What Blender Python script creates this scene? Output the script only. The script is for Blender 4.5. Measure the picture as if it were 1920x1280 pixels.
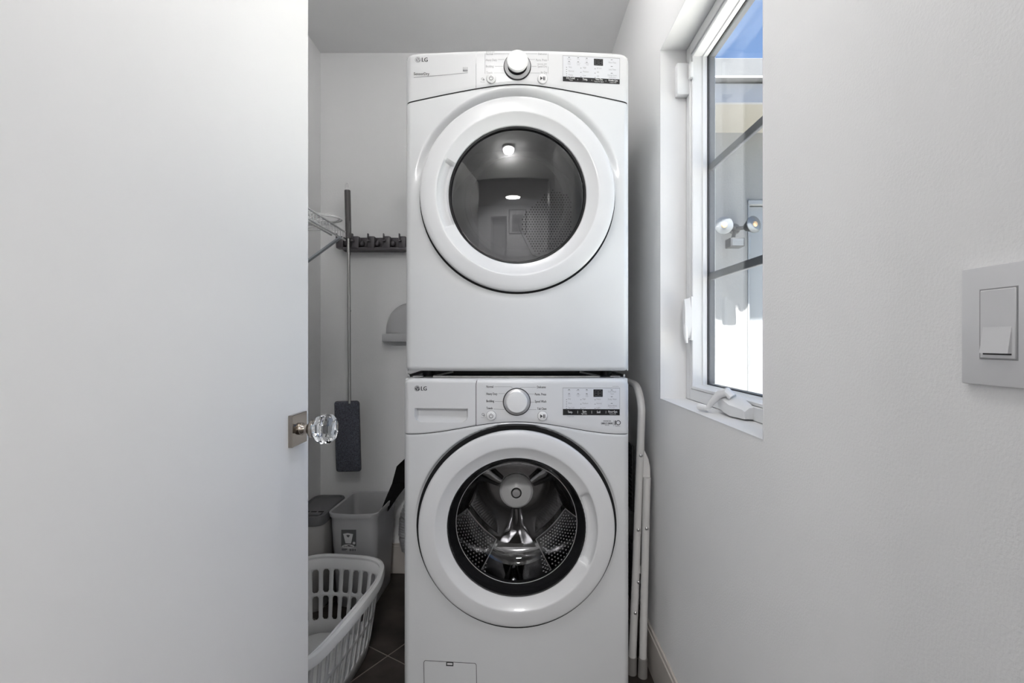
import bpy, bmesh, math, random
from mathutils import Vector, Matrix
random.seed(7)
for o in list(bpy.data.objects): bpy.data.objects.remove(o)
S = bpy.context.scene
C = S.collection
PI = math.pi
H = 1.09          # camera height
F = 920.0         # focal length in pixels of the 1920 px wide frame

# ------------------------------------------------------------------ camera
cam = bpy.data.objects.new('camera', bpy.data.cameras.new('camera')); C.objects.link(cam)
cam.location = (0, 0, H); cam.rotation_euler = (PI/2, 0, 0)
cam.data.sensor_width = 36; cam.data.lens = F/1920*36
cam.data.shift_x = -6/1920; cam.data.shift_y = -2/1920
cam.data.clip_start = 0.02
S.camera = cam
# ------------------------------------------------------------------ sky, sun, exposure
W = bpy.data.worlds.new('world'); S.world = W; W.use_nodes = True
nt = W.node_tree; nt.nodes.clear()
sky = nt.nodes.new('ShaderNodeTexSky'); sky.sky_type = 'NISHITA'; sky.sun_disc = False
sky.sun_elevation = math.radians(62); sky.sun_rotation = math.radians(180)
sky.altitude = 800; sky.air_density = 1.0; sky.dust_density = 0.1; sky.ozone_density = 5.0
bg = nt.nodes.new('ShaderNodeBackground'); bg.inputs[1].default_value = 0.21
wo = nt.nodes.new('ShaderNodeOutputWorld')
nt.links.new(sky.outputs[0], bg.inputs[0]); nt.links.new(bg.outputs[0], wo.inputs[0])
sl = bpy.data.lights.new('sun', 'SUN'); sl.energy = 28.0; sl.angle = 0.009; sl.color = (1, .97, .92)
sun = bpy.data.objects.new('sun', sl); C.objects.link(sun); sun.location = (1.5, -3, 8)
sun.rotation_euler = Vector((.05, .3697, -1)).to_track_quat('-Z', 'Y').to_euler()
S.view_settings.view_transform = 'Standard'; S.view_settings.look = 'None'
S.view_settings.gamma = 1.0; S.view_settings.use_curve_mapping = False
S.view_settings.exposure = 0.56
def lamp(name, loc, size, power, color=(1, .985, .975), spread=PI):
    l = bpy.data.lights.new(name, 'AREA'); l.shape = 'DISK'; l.size = size; l.energy = power; l.color = color; l.spread = spread
    o = bpy.data.objects.new(name, l); C.objects.link(o); o.location = loc
    return o
CEIL = 2.44
L_LAUNDRY = (.06, 1.36); L_ENTRY = (-.09, .43); L_HALL = (-.1, -1.9)
lamp('hall_fill_lamp', (*L_HALL, CEIL-.012), .40, 40.0)  # added fill lamp behind the camera, brightens the machine fronts

# ------------------------------------------------------------------ materials
def mat(name, col, rough=.5, metal=0, bump=0, bscale=100, var=0, vscale=6, spec=.5, coat=0, col2=None, stretch=None):
    m = bpy.data.materials.new(name); m.use_nodes = True
    n = m.node_tree; b = n.nodes['Principled BSDF']
    b.inputs['Base Color'].default_value = (*col, 1); b.inputs['Roughness'].default_value = rough
    b.inputs['Metallic'].default_value = metal; b.inputs['Specular IOR Level'].default_value = spec
    b.inputs['Coat Weight'].default_value = coat; b.inputs['Coat Roughness'].default_value = .05
    tc = n.nodes.new('ShaderNodeTexCoord'); src = tc.outputs['Object']
    if stretch:
        mp = n.nodes.new('ShaderNodeMapping'); mp.inputs['Scale'].default_value = stretch
        n.links.new(src, mp.inputs[0]); src = mp.outputs[0]
    vn = n.nodes.new('ShaderNodeTexNoise'); vn.inputs['Scale'].default_value = vscale; vn.inputs['Detail'].default_value = 6
    n.links.new(src, vn.inputs['Vector'])
    cr = n.nodes.new('ShaderNodeValToRGB'); v = max(var, .01)
    c2 = col2 or tuple(min(1, c*(1+v)) for c in col)
    cr.color_ramp.elements[0].position = .3; cr.color_ramp.elements[1].position = .7
    cr.color_ramp.elements[0].color = (*[c*(1-v) for c in col], 1); cr.color_ramp.elements[1].color = (*c2, 1)
    n.links.new(vn.outputs['Fac'], cr.inputs[0]); n.links.new(cr.outputs[0], b.inputs['Base Color'])
    if bump:
        bn = n.nodes.new('ShaderNodeTexNoise'); bn.inputs['Scale'].default_value = bscale; bn.inputs['Detail'].default_value = 3
        bu = n.nodes.new('ShaderNodeBump'); bu.inputs['Strength'].default_value = bump; bu.inputs['Distance'].default_value = .002
        n.links.new(src, bn.inputs['Vector']); n.links.new(bn.outputs['Fac'], bu.inputs['Height']); n.links.new(bu.outputs[0], b.inputs['Normal'])
    return m
def thin_glass(name, tint=(1, 1, 1), k=1.8, add=0.0):
    m = bpy.data.materials.new(name); m.use_nodes = True; n = m.node_tree; n.nodes.clear()
    lw = n.nodes.new('ShaderNodeLayerWeight'); lw.inputs[0].default_value = .5     # Schlick, the same from both sides of the sheet
    pw = n.nodes.new('ShaderNodeMath'); pw.operation = 'POWER'; pw.inputs[1].default_value = 5; n.links.new(lw.outputs['Facing'], pw.inputs[0])
    fr = n.nodes.new('ShaderNodeMath'); fr.operation = 'MULTIPLY_ADD'; fr.inputs[1].default_value = .96; fr.inputs[2].default_value = .04; n.links.new(pw.outputs[0], fr.inputs[0])
    mu = n.nodes.new('ShaderNodeMath'); mu.operation = 'MULTIPLY_ADD'; mu.use_clamp = True
    mu.inputs[1].default_value = k; mu.inputs[2].default_value = add
    tr = n.nodes.new('ShaderNodeBsdfTransparent'); tr.inputs[0].default_value = (*tint, 1)
    gl = n.nodes.new('ShaderNodeBsdfGlossy'); gl.inputs['Roughness'].default_value = 0.0
    mx = n.nodes.new('ShaderNodeMixShader'); ou = n.nodes.new('ShaderNodeOutputMaterial')
    n.links.new(fr.outputs[0], mu.inputs[0]); n.links.new(mu.outputs[0], mx.inputs[0])
    n.links.new(tr.outputs[0], mx.inputs[1]); n.links.new(gl.outputs[0], mx.inputs[2]); n.links.new(mx.outputs[0], ou.inputs[0])
    return m
def emit(name, col, s):
    m = bpy.data.materials.new(name); m.use_nodes = True; n = m.node_tree; n.nodes.clear()
    e = n.nodes.new('ShaderNodeEmission'); e.inputs[0].default_value = (*col, 1); e.inputs[1].default_value = s
    ou = n.nodes.new('ShaderNodeOutputMaterial'); n.links.new(e.outputs[0], ou.inputs[0]); return m

M_WALL = mat('wall_paint', (.86, .86, .862), .75, bump=.28, bscale=260, var=.015, vscale=3)
M_CEIL = mat('ceiling_paint', (.88, .88, .885), .85, bump=.25, bscale=200, var=.01)
M_TRIM = mat('white_trim_paint', (.76, .76, .765), .4, bump=.03, bscale=60)
M_DOOR = mat('white_door_paint', (.94, .935, .93), .45, bump=.06, bscale=14, var=.008, vscale=2)
M_VINYL = mat('white_vinyl', (.76, .765, .775), .35)
M_WHITE = mat('white_enamel', (.69, .70, .71), .22, coat=.3, var=.006)
M_PLASTIC = mat('white_plastic', (.70, .705, .715), .28, coat=.2, var=.006)
M_KNOBW = mat('knob_white_plastic', (.80, .80, .80), .3)
M_SILVER = mat('satin_silver', (.55, .55, .56), .32, metal=.7)
M_BLACK = mat('black_rubber', (.008, .008, .009), .5, spec=.25)
M_BLACKM = mat('matt_black_plastic', (.003, .003, .003), .7, spec=.1)
M_BLACKG = mat('black_gloss_plastic', (.012, .012, .013), .12)
M_DARK = mat('dark_seam', (.04, .04, .042), .7)
M_INK = mat('dark_grey_print', (.05, .05, .055), .6)
M_INK2 = mat('light_grey_print', (.30, .30, .31), .6)
M_INKW = mat('white_print', (.8, .8, .8), .6)
M_LCD = mat('pale_grey_display', (.70, .71, .74), .25, var=.01)
M_STEEL = mat('stainless_drum', (.17, .17, .175), .13, metal=1, bump=.05, bscale=25)
M_CHROME = mat('polished_nickel', (.36, .32, .28), .12, metal=1)
M_POLE = mat('brushed_steel_pole', (.55, .54, .53), .22, metal=1, var=.1, vscale=90, stretch=(1, 1, .05))
M_GALV = mat('galvanised_bracket', (.5, .5, .5), .3, metal=1, var=.15, vscale=40)
M_HUB = mat('pale_hub_plastic', (.86, .86, .86), .3)
M_DIGIT = mat('unlit_digit_print', (.10, .10, .105), .4)
M_FOIL = mat('foil_duct', (.62, .62, .63), .3, metal=.55, bump=.4, bscale=80)
M_DRUMD = mat('dryer_drum_coat', (.40, .40, .41), .35, metal=.3)
M_GREYP = mat('charcoal_rack_plastic', (.085, .078, .087), .38, var=.05)
M_GRIP = mat('dark_grip_plastic', (.10, .094, .094), .45)
M_BIN = mat('pale_grey_bin_plastic', (.50, .50, .51), .4, bump=.03, bscale=30)
M_BINW = mat('off_white_bin_plastic', (.50, .49, .48), .4)
M_LID = mat('grey_lid_plastic', (.13, .13, .135), .4)
M_BASKET = mat('white_basket_plastic', (.70, .70, .70), .38)
M_CLOTH = mat('blue_grey_microfibre', (.055, .06, .08), .95, bump=1.0, bscale=420, var=.6, vscale=350, col2=(.20, .21, .26))
M_WIRE = mat('white_wire_coating', (.62, .62, .62), .4)
M_WIREG = mat('grey_bracket_coating', (.42, .45, .48), .4)
M_LADDER = mat('white_powder_coat_tube', (.62, .61, .60), .35)
M_RUBBERG = mat('grey_rubber_foot', (.22, .21, .20), .6)
M_STUCCO = mat('white_stucco', (.20, .20, .204), .95, bump=1.0, bscale=75, var=.03, vscale=30)
M_SOFFIT = mat('cream_soffit_paint', (.265, .25, .22), .9, bump=.5, bscale=60)
M_GUTTER = mat('grey_gutter_paint', (.10, .102, .11), .7, bump=.2)
M_FASCIA = mat('grey_fascia_paint', (.27, .275, .30), .7, bump=.3, bscale=30)
M_CONC = mat('pale_concrete', (.62, .61, .58), .9, bump=.4, bscale=40, var=.1)
M_EXT = mat('dark_exterior_frame', (.048, .052, .068), .45)
M_EXTDOOR = mat('exterior_door_paint', (.21, .22, .235), .5, bump=.05)
M_TILE = mat('brown_slate_tile', (.032, .025, .021), .5, bump=.5, bscale=14, var=.45, vscale=9, col2=(.066, .053, .046))
M_GROUT = mat('taupe_grout', (.24, .21, .19), .9, bump=.3, bscale=200)
M_SWITCH = mat('switch_white', (.70, .70, .715), .35)
M_BASEB = mat('baseboard_floor_tint', (.52, .485, .45), .4)  # tan tint puts floor bounce and shade into the white board's colour
M_FLOOD = mat('flood_grey_metal', (.022, .022, .024), .45)
M_LENS = mat('flood_lens', (.13, .136, .145), .15, var=.05, coat=.5)
M_AMBER = mat('amber_bulb', (.55, .36, .20), .3)
M_HALLF = mat('picture_print', (.22, .22, .22), .4, var=.3, vscale=3)
M_PALM = mat('palm_print_dark', (.05, .05, .05), .5)
M_GLASS = thin_glass('clear_window_glass', (.97, .985, .98), 1.2)
M_DRYG = thin_glass('tinted_dryer_glass', (.50, .50, .51), 1.6, .01)
M_BOWL = thin_glass('clear_bowl_glass', (.98, .98, .98), 1.5)
M_HALLFILL = emit('hall_fill_glow', (1, .985, .97), 8.0)
M_DOME1 = emit('laundry_dome_glow', (1, .985, .97), 24.0)
M_DOME2 = emit('entry_dome_glow', (1, .985, .97), 50.0)
M_CRYST = bpy.data.materials.new('cut_crystal'); M_CRYST.use_nodes = True
_b = M_CRYST.node_tree.nodes['Principled BSDF']; _b.inputs['Transmission Weight'].default_value = 1; _b.inputs['Roughness'].default_value = 0; _b.inputs['IOR'].default_value = 1.52
_b.inputs['Base Color'].default_value = (.96, .98, 1, 1)

# ------------------------------------------------------------------ mesh builder
def wl(o):
    v = Vector((0, 0, 0))
    while o: v = v + Vector(o.location); o = o.parent
    return v
def sstep(a, b, x):
    t = max(0, min(1, (x-a)/(b-a))); return t*t*(3-2*t)
def lerp(a, b, t): return a+(b-a)*t
class MB:
    def __init__(s): s.v = []; s.f = []
    def add(s, vs, fs, M=None):
        k = len(s.v)
        s.v += [(M @ Vector(p)) if M else Vector(p) for p in vs]
        s.f += [tuple(i+k for i in f) for f in fs]; return s
    def box(s, x0, x1, y0, y1, z0, z1, M=None):
        return s.add([(x, y, z) for x in (x0, x1) for y in (y0, y1) for z in (z0, z1)],
            [(0, 1, 3, 2), (4, 6, 7, 5), (0, 4, 5, 1), (2, 3, 7, 6), (0, 2, 6, 4), (1, 5, 7, 3)], M)
    def rbox(s, x0, x1, y0, y1, z0, z1, r=.003, seg=2, M=None):
        bm = bmesh.new(); bmesh.ops.create_cube(bm, size=1)
        for v in bm.verts: v.co = ((x0+x1)/2+v.co.x*(x1-x0), (y0+y1)/2+v.co.y*(y1-y0), (z0+z1)/2+v.co.z*(z1-z0))
        r = min(r, .49*min(abs(x1-x0), abs(y1-y0), abs(z1-z0)))
        bmesh.ops.bevel(bm, geom=list(bm.edges), offset=r, segments=seg, profile=.5, affect='EDGES')
        bm.verts.index_update(); s.add([v.co.copy() for v in bm.verts], [[v.index for v in f.verts] for f in bm.faces], M); bm.free(); return s
    def lathe(s, prof, M, segs=48):     # prof (r, a): radius and distance along local Z
        vs = []; idx = []
        for r, a in prof:
            if r < 1e-6: idx.append([len(vs)]*segs); vs.append((0, 0, a))
            else:
                idx.append(list(range(len(vs), len(vs)+segs)))
                vs += [(r*math.cos(2*PI*i/segs), r*math.sin(2*PI*i/segs), a) for i in range(segs)]
        fs = []
        for A, B in zip(idx, idx[1:]):
            for i in range(segs):
                j = (i+1) % segs; q = [A[i], A[j], B[j], B[i]]; q2 = []
                for t in q:
                    if t not in q2: q2.append(t)
                if len(q2) > 2: fs.append(q2)
        return s.add(vs, fs, M)
    def tube(s, pts, r, segs=8, closed=False):
        pts = [Vector(p) for p in pts]; n = len(pts); rings = []; up = None
        for i, p in enumerate(pts):
            a = pts[(i-1) % n] if (closed or i > 0) else p; b = pts[(i+1) % n] if (closed or i < n-1) else p
            t = (b-a).normalized()
            if up is None: up = t.orthogonal().normalized()
            up = (up - t*up.dot(t)).normalized(); w = t.cross(up)
            rr = r[i] if isinstance(r, (list, tuple)) else r
            rings.append([p+(up*math.cos(2*PI*k/segs)+w*math.sin(2*PI*k/segs))*rr for k in range(segs)])
        vs = [q for R in rings for q in R]; fs = []
        for i in range(n if closed else n-1):
            j = (i+1) % n
            for k in range(segs):
                l = (k+1) % segs; fs.append((i*segs+k, i*segs+l, j*segs+l, j*segs+k))
        if not closed: fs += [tuple(range(segs))[::-1], tuple((n-1)*segs+k for k in range(segs))]
        return s.add(vs, fs)
    def grid(s, fn, nu, nv, keep=None, wrap=False):
        vs = [fn(i/nu, j/nv) for j in range(nv+1) for i in range(nu+(0 if wrap else 1))]; w = nu+(0 if wrap else 1); fs = []
        for j in range(nv):
            for i in range(nu):
                q = (j*w+i, j*w+(i+1) % w, (j+1)*w+(i+1) % w, (j+1)*w+i)
                if keep and not keep(sum((Vector(vs[t]) for t in q), Vector())/4): continue
                fs.append(q)
        return s.add(vs, fs)
    def loft(s, loops, cap0=False, cap1=False, closed=True):
        n = len(loops[0]); vs = [p for L in loops for p in L]; fs = []
        for j in range(len(loops)-1):
            for i in range(n if closed else n-1):
                k = (i+1) % n; fs.append((j*n+i, j*n+k, (j+1)*n+k, (j+1)*n+i))
        if cap0: fs.append(tuple(range(n))[::-1])
        if cap1: fs.append(tuple((len(loops)-1)*n+i for i in range(n)))
        return s.add(vs, fs)
    def prism(s, poly, a, b, M=None):   # outline in local XY, pulled along local Z
        return s.add(*_prism(poly, a, b), M)
    def build(s, name, m, parent=None, smooth=True, angle=38, loc=None, solid=0, weld=False):
        me = bpy.data.meshes.new(name)
        base = wl(parent) if parent else Vector(loc or (0, 0, 0))
        me.from_pydata([tuple(v-base) for v in s.v], [], s.f); me.materials.append(m)
        bm = bmesh.new(); bm.from_mesh(me)
        if weld: bmesh.ops.remove_doubles(bm, verts=bm.verts, dist=1e-5)
        bmesh.ops.recalc_face_normals(bm, faces=bm.faces); bm.to_mesh(me); bm.free()
        if smooth:
            me.polygons.foreach_set('use_smooth', [True]*len(me.polygons)); me.set_sharp_from_angle(angle=math.radians(angle))
        o = bpy.data.objects.new(name, me); C.objects.link(o)
        if parent: o.parent = parent
        elif loc: o.location = loc
        if solid:
            md = o.modifiers.new('thickness', 'SOLIDIFY'); md.thickness = solid; md.offset = 0
        return o
def _prism(poly, a, b):
    n = len(poly); vs = [(x, y, a) for x, y in poly]+[(x, y, b) for x, y in poly]
    return vs, [tuple(range(n))[::-1], tuple(range(n, 2*n))]+[(i, (i+1) % n, n+(i+1) % n, n+i) for i in range(n)]
def axis(o, d, up=(0, 0, 1)):           # matrix with local Z along d
    z = Vector(d).normalized(); u = Vector(up)
    if abs(z.dot(u)) > .95: u = Vector((0, 1, 0))
    x = u.cross(z).normalized(); y = z.cross(x)
    return Matrix(((x.x, y.x, z.x, o[0]), (x.y, y.y, z.y, o[1]), (x.z, y.z, z.z, o[2]), (0, 0, 0, 1)))
def tag(o, label=None, cat=None, group=None, kind=None):
    for k, v in (('label', label), ('category', cat), ('group', group), ('kind', kind)):
        if v: o[k] = v
    return o
def thing(name, label, cat, loc, group=None, kind=None):
    o = bpy.data.objects.new(name, None); C.objects.link(o); o.location = loc; o.empty_display_size = .05
    return tag(o, label, cat, group, kind)
def rrect(w, d, r, n=5, cx=0, cy=0):
    P = []
    for qx, qy, a0 in ((1, 1, 0), (-1, 1, 90), (-1, -1, 180), (1, -1, 270)):
        for k in range(n+1):
            a = math.radians(a0+90*k/n); P.append((cx+qx*(w/2-r)+r*math.cos(a), cy+qy*(d/2-r)+r*math.sin(a)))
    return P
XZ = Matrix(((1, 0, 0, 0), (0, 0, -1, 0), (0, 1, 0, 0), (0, 0, 0, 1)))     # local XY outline -> world XZ, local Z -> -Y
_tc = {}
def text_mesh(s):
    if s in _tc: return _tc[s]
    cu = bpy.data.curves.new('t', 'FONT'); cu.body = s; cu.size = 1; cu.resolution_u = 2
    o = bpy.data.objects.new('t', cu); C.objects.link(o); dg = bpy.context.evaluated_depsgraph_get(); dg.update()
    me = o.evaluated_get(dg).to_mesh(); r = ([tuple(v.co) for v in me.vertices], [tuple(p.vertices) for p in me.polygons])
    o.evaluated_get(dg).to_mesh_clear(); bpy.data.objects.remove(o); bpy.data.curves.remove(cu)
    _tc[s] = r; return r
CAPH = max(v[1] for v in text_mesh('H')[0])
class Print(MB):                        # flat print laid on a surface given by on(px, py)
    def __init__(s, on): super().__init__(); s.on = on
    def text(s, t, x, y, w, h, weight=0):
        vs, fs = text_mesh(t); x0 = min(v[0] for v in vs); x1 = max(v[0] for v in vs)
        offs = [0] if not weight else [-weight, 0, weight]
        for d in offs: s.add([s.on(x+d+(v[0]-x0)/(x1-x0)*w, y-v[1]/CAPH*h) for v in vs], fs)
        return s
    def line(s, x0, y0, x1, y1, w=.7, n=4):
        L = math.hypot(x1-x0, y1-y0); nx, ny = -(y1-y0)/L*w/2, (x1-x0)/L*w/2; vs = []
        for i in range(n+1):
            x, y = lerp(x0, x1, i/n), lerp(y0, y1, i/n); vs += [s.on(x+nx, y+ny), s.on(x-nx, y-ny)]
        return s.add(vs, [(2*i, 2*i+1, 2*i+3, 2*i+2) for i in range(n)])
    def rect(s, x0, y0, x1, y1, n=6):
        return s.line(x0, (y0+y1)/2, x1, (y0+y1)/2, abs(y1-y0), n)
    def ring(s, x, y, r0, r1, a0=0, a1=360, n=28):
        vs = []
        for i in range(n+1):
            a = math.radians(lerp(a0, a1, i/n)); c, q = math.cos(a), math.sin(a)
            vs += [s.on(x+r0*c, y-r0*q), s.on(x+r1*c, y-r1*q)]
        return s.add(vs, [(2*i, 2*i+1, 2*i+3, 2*i+2) for i in range(n)])
    def build(s, name, m, parent=None, **k):
        o = super().build(name, m, parent, **k)
        if any(t in name for t in ('lettering', 'marks', 'print', 'ink', 'badge', 'digits')): o['kind'] = 'stuff'   # minute print
        return o
    def poly(s, P): return s.add([s.on(*p) for p in P], [tuple(range(len(P)))])

# ================================================================== SETTING
XR, XL, YB, YD = .454, -.915, 2.306, .24      # right wall, left wall, back wall, doorway wall
WY0, WY1, WZ0, WZ1 = .896, 1.535, .906, 1.998 # window opening
def struct(mb, name, m, smooth=False, loc=None): return tag(mb.build(name, m, smooth=smooth, loc=loc), kind='structure')
HX0, HX1, HY = -1.6, 1.2, -3.0
struct(MB().box(XL-.1, XR+.16, YB, YB+.1, 0, CEIL), 'wall_back', M_WALL)
struct(MB().box(XL-.1, XL, YD+.1, YB, 0, CEIL), 'wall_left', M_WALL)
w = MB(); T = .16
w.box(XR, XR+T, YD, WY0, 0, CEIL); w.box(XR, XR+T, WY1, YB, 0, CEIL); w.box(XR, XR+T, WY0, WY1, 0, WZ0); w.box(XR, XR+T, WY0, WY1, WZ1, CEIL)
struct(w, 'wall_right', M_WALL)
DX0, DX1, DZ = -.47, .385, 2.06
w = MB(); w.box(HX0, DX0-.02, YD, YD+.1, 0, CEIL); w.box(DX1+.02, XR, YD, YD+.1, 0, CEIL); w.box(DX0-.02, DX1+.02, YD, YD+.1, DZ+.02, CEIL)
w.box(XR+T, HX1, YD, YD+.1, 0, CEIL)
struct(w, 'wall_front', M_WALL)
c = MB(); c.box(HX0-.1, HX1+.1, HY-.1, YD+.1, CEIL, CEIL+.1); c.box(XL-.1, XR+T, YD+.1, YB+.1, CEIL, CEIL+.1)
struct(c, 'ceiling', M_CEIL)
struct(MB().box(HX0-.1, HX0, HY, YD+.1, 0, CEIL), 'wall_hall_left', M_WALL)
struct(MB().box(HX1, HX1+.1, HY, YD+.1, 0, CEIL), 'wall_hall_right', M_WALL)
w = MB(); w.box(HX0, -.95, HY-.1, HY, 0, CEIL); w.box(-.35, HX1, HY-.1, HY, 0, CEIL); w.box(-.95, -.35, HY-.1, HY, 2.05, CEIL); w.box(-1.1, -.2, HY-.75, HY-.7, 0, CEIL)
w.box(-1.1, -.95, HY-.7, HY-.1, 0, CEIL); w.box(-.35, -.2, HY-.7, HY-.1, 0, CEIL); w.box(-.95, -.35, HY-.7, HY-.1, 2.05, 2.1)
struct(w, 'wall_hall_back', M_WALL)
# floor: grout bed with separate slate tiles, laid on the skew
fl = struct(MB().box(HX0-.1, HX1, HY-.75, YD+.1, -.06, -.0016).box(XL-.1, XR+T, YD+.1, YB+.1, -.06, -.0016), 'floor', M_GROUT)
def clip(poly, x0, x1, y0, y1):
    for ax, lim, sg in ((0, x0, 1), (0, x1, -1), (1, y0, 1), (1, y1, -1)):
        out = []
        for i, p in enumerate(poly):
            q = poly[(i+1) % len(poly)]; dp = (p[ax]-lim)*sg; dq = (q[ax]-lim)*sg
            if dp >= 0: out.append(p)
            if dp*dq < 0: t = dp/(dp-dq); out.append((lerp(p[0], q[0], t), lerp(p[1], q[1], t)))
        poly = out
        if len(poly) < 3: return None
    return poly
ta = math.radians(-33); tu = (math.cos(ta), math.sin(ta)); tv = (-tu[1], tu[0]); TS = .457; gj = .0026
for (rx0, rx1, ry0, ry1) in ((XL, XR, YD+.1, YB), (HX0, HX1, HY-.7, YD+.1)):
    for i in range(-9, 9):
        for j in range(-12, 8):
            P = []
            for a, b in ((0, 0), (1, 0), (1, 1), (0, 1)):
                s_ = (i+a)*TS + (gj if a == 0 else -gj) + .13; t_ = (j+b)*TS + (gj if b == 0 else -gj)
                P.append((-.55+tu[0]*s_+tv[0]*t_, 1.7686+tu[1]*s_+tv[1]*t_))
            P = clip(P, rx0, rx1, ry0, ry1)
            if not P: continue
            ar = abs(sum(P[k][0]*P[(k+1) % len(P)][1]-P[(k+1) % len(P)][0]*P[k][1] for k in range(len(P))))/2
            if ar < .0005: continue
            MB().prism(P, -.004, random.uniform(-.0006, 0)).build('tile', M_TILE, fl, smooth=False)
# baseboards
def baseboard(name, x0, x1, y0, y1, ax):
    m = MB(); m.rbox(x0, x1, y0, y1, 0, .128, .002)
    if ax == 'x': m.rbox(x0+.004, x1, y0, y1, .120, .140, .003)
    elif ax == '-x': m.rbox(x0, x1-.004, y0, y1, .120, .140, .003)
    else: m.rbox(x0, x1, y0+.004, y1, .120, .140, .003)
    struct(m, name, M_BASEB)
baseboard('baseboard_right', XR-.012, XR, YD+.1, YB-.012, 'x')
baseboard('baseboard_back', XL+.012, XR, YB-.012, YB, 'y')
baseboard('baseboard_left', XL, XL+.012, YD+.1, YB-.012, '-x')
# door casing on both jambs
t = MB(); t.rbox(DX0-.02, DX0, YD-.005, YD+.105, 0, DZ+.02, .002); t.rbox(DX1, DX1+.02, YD-.005, YD+.105, 0, DZ+.02, .002); t.rbox(DX0-.02, DX1+.02, YD-.005, YD+.105, DZ, DZ+.02, .002)
t.rbox(DX0-.08, DX0-.012, YD-.015, YD, 0, DZ+.08, .003); t.rbox(DX1+.012, DX1+.08, YD-.015, YD, 0, DZ+.08, .003); t.rbox(DX0-.012, DX1+.012, YD-.015, YD, DZ+.012, DZ+.08, .003)
struct(t, 'trim_1', M_TRIM)
# white lining of the window recess
t = MB(); e = .003
t.box(XR-.0006, XR+.08, WY1-e, WY1, WZ0, WZ1); t.box(XR-.0006, XR+.08, WY0, WY0+e, WZ0, WZ1)
t.box(XR-.0006, XR+.08, WY0+e, WY1-e, WZ0, WZ0+e); t.box(XR-.0006, XR+.08, WY0+e, WY1-e, WZ1-e, WZ1)
struct(t, 'trim_2', M_TRIM)

# ---- window_1
win = thing('window_1', None, None, (XR+.1, (WY0+WY1)/2, WZ0), kind='structure')
def frame_bars(m, x0, x1, a, b, r=.002, x2=None):    # rectangular frame whose bars lie between insets a (outer) and b (inner)
    y0, y1, z0, z1 = WY0+e+a, WY1-e-a, WZ0+e+a, WZ1-e-a; t = b-a
    for (p0, p1, q0, q1) in ((y0, y0+t, z0, z1), (y1-t, y1, z0, z1), (y0+t, y1-t, z0, z0+t), (y0+t, y1-t, z1-t, z1)): m.rbox(x0, x1, p0, p1, q0, q1, r, 1)
frame_bars(f := MB(), XR+.08, XR+.158, 0, .033); f.build('window_frame', M_VINYL, win)
sash = MB()
# sash: narrow front edge, long sloping face back to the glass
def sash_loops(prof):
    L = []
    for a, x in prof:
        y0, y1, z0, z1 = WY0+e+a, WY1-e-a, WZ0+e+a, WZ1-e-a
        L.append([(x, y0, z0), (x, y1, z0), (x, y1, z1), (x, y0, z1)])
    return L
sash.loft(sash_loops([(.0335, XR+.125), (.0335, XR+.086), (.035, XR+.0835), (.0415, XR+.0835), (.043, XR+.086), (.0445, XR+.112), (.0475, XR+.114), (.0475, XR+.127)]))
so = sash.build('sash', M_VINYL, win, angle=20)
g = MB(); frame_bars(g, XR+.1275, XR+.131, .0335, .0500, .0005); g.build('glazing_gasket', M_DARK, win)
MB().box(XR+.129, XR+.1315, WY0+.05, WY1-.05, WZ0+.05, WZ1-.05).build('glass_pane', M_GLASS, win, smooth=False)
x = MB(); frame_bars(x, XR+.132, XR+.150, .0335, .0500, .001); x.build('exterior_frame', M_EXT, win)
for hh in (.193, .523):
    MB().rbox(XR+.132, XR+.144, WY0+.053, WY1-.053, H+hh-.011, H+hh+.011, .002, 1).build('muntin', M_EXT, win)
# lock lever on the far jamb
lk = MB(); ly = WY1-e-.033
lk.lathe([(0, .0), (.0, .010), (.9, .008), (1, 0)][1:], axis((XR+.078, ly-.016, H+.066), (-1, 0, 0)) @ Matrix.Diagonal((.012, .064, 2.7, 1)), 28)
lk.rbox(XR+.074, XR+.080, ly-.027, ly-.005, H+.0, H+.132, .002)
lo = lk.build('lock_plate', M_VINYL, win)
MB().tube([(XR+.066, ly-.017, H+.075), (XR+.058, ly-.020, H+.04), (XR+.060, ly-.022, H+.008), (XR+.062, ly-.022, H-.008)], [.007, .007, .006, .004], 10).build('lock_lever', M_VINYL, lo)
# folding crank on the bottom frame
cr = MB(); zf = WZ0+e
prof = [(1.100, zf+.004, zf+.030), (1.110, zf+.003, zf+.036), (1.150, zf+.004, zf+.046), (1.185, zf+.008, zf+.056), (1.215, zf+.016, zf+.055), (1.245, zf+.022, zf+.044), (1.258, zf+.026, zf+.034)]
loops = []
for y, z0, z1 in prof:
    k = .034 if 1.11 < y < 1.24 else .02
    loops.append([(XR+.080, y, z0), (XR+.080, y, z1), (XR+.080-k*.45, y, z1-.001), (XR+.080-k, y, lerp(z0, z1, .62)), (XR+.080-k*.92, y, z0)])
cr.loft(loops, True, True); co = cr.build('crank_cover', M_VINYL, win, angle=50)
MB().tube([(XR+.062, 1.165, zf+.046), (XR+.054, 1.175, zf+.058), (XR+.044, 1.195, zf+.050), (XR+.032, 1.215, zf+.028), (XR+.027, 1.224, zf+.014)], [.010, .011, .010, .008, .006], 10).build('crank_arm', M_VINYL, co)
MB().tube([(XR+.027, 1.222, zf+.012), (XR+.024, 1.240, zf+.011), (XR+.020, 1.262, zf+.0105)], [.006, .0085, .0085], 12).build('crank_knob', M_VINYL, co)

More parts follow.
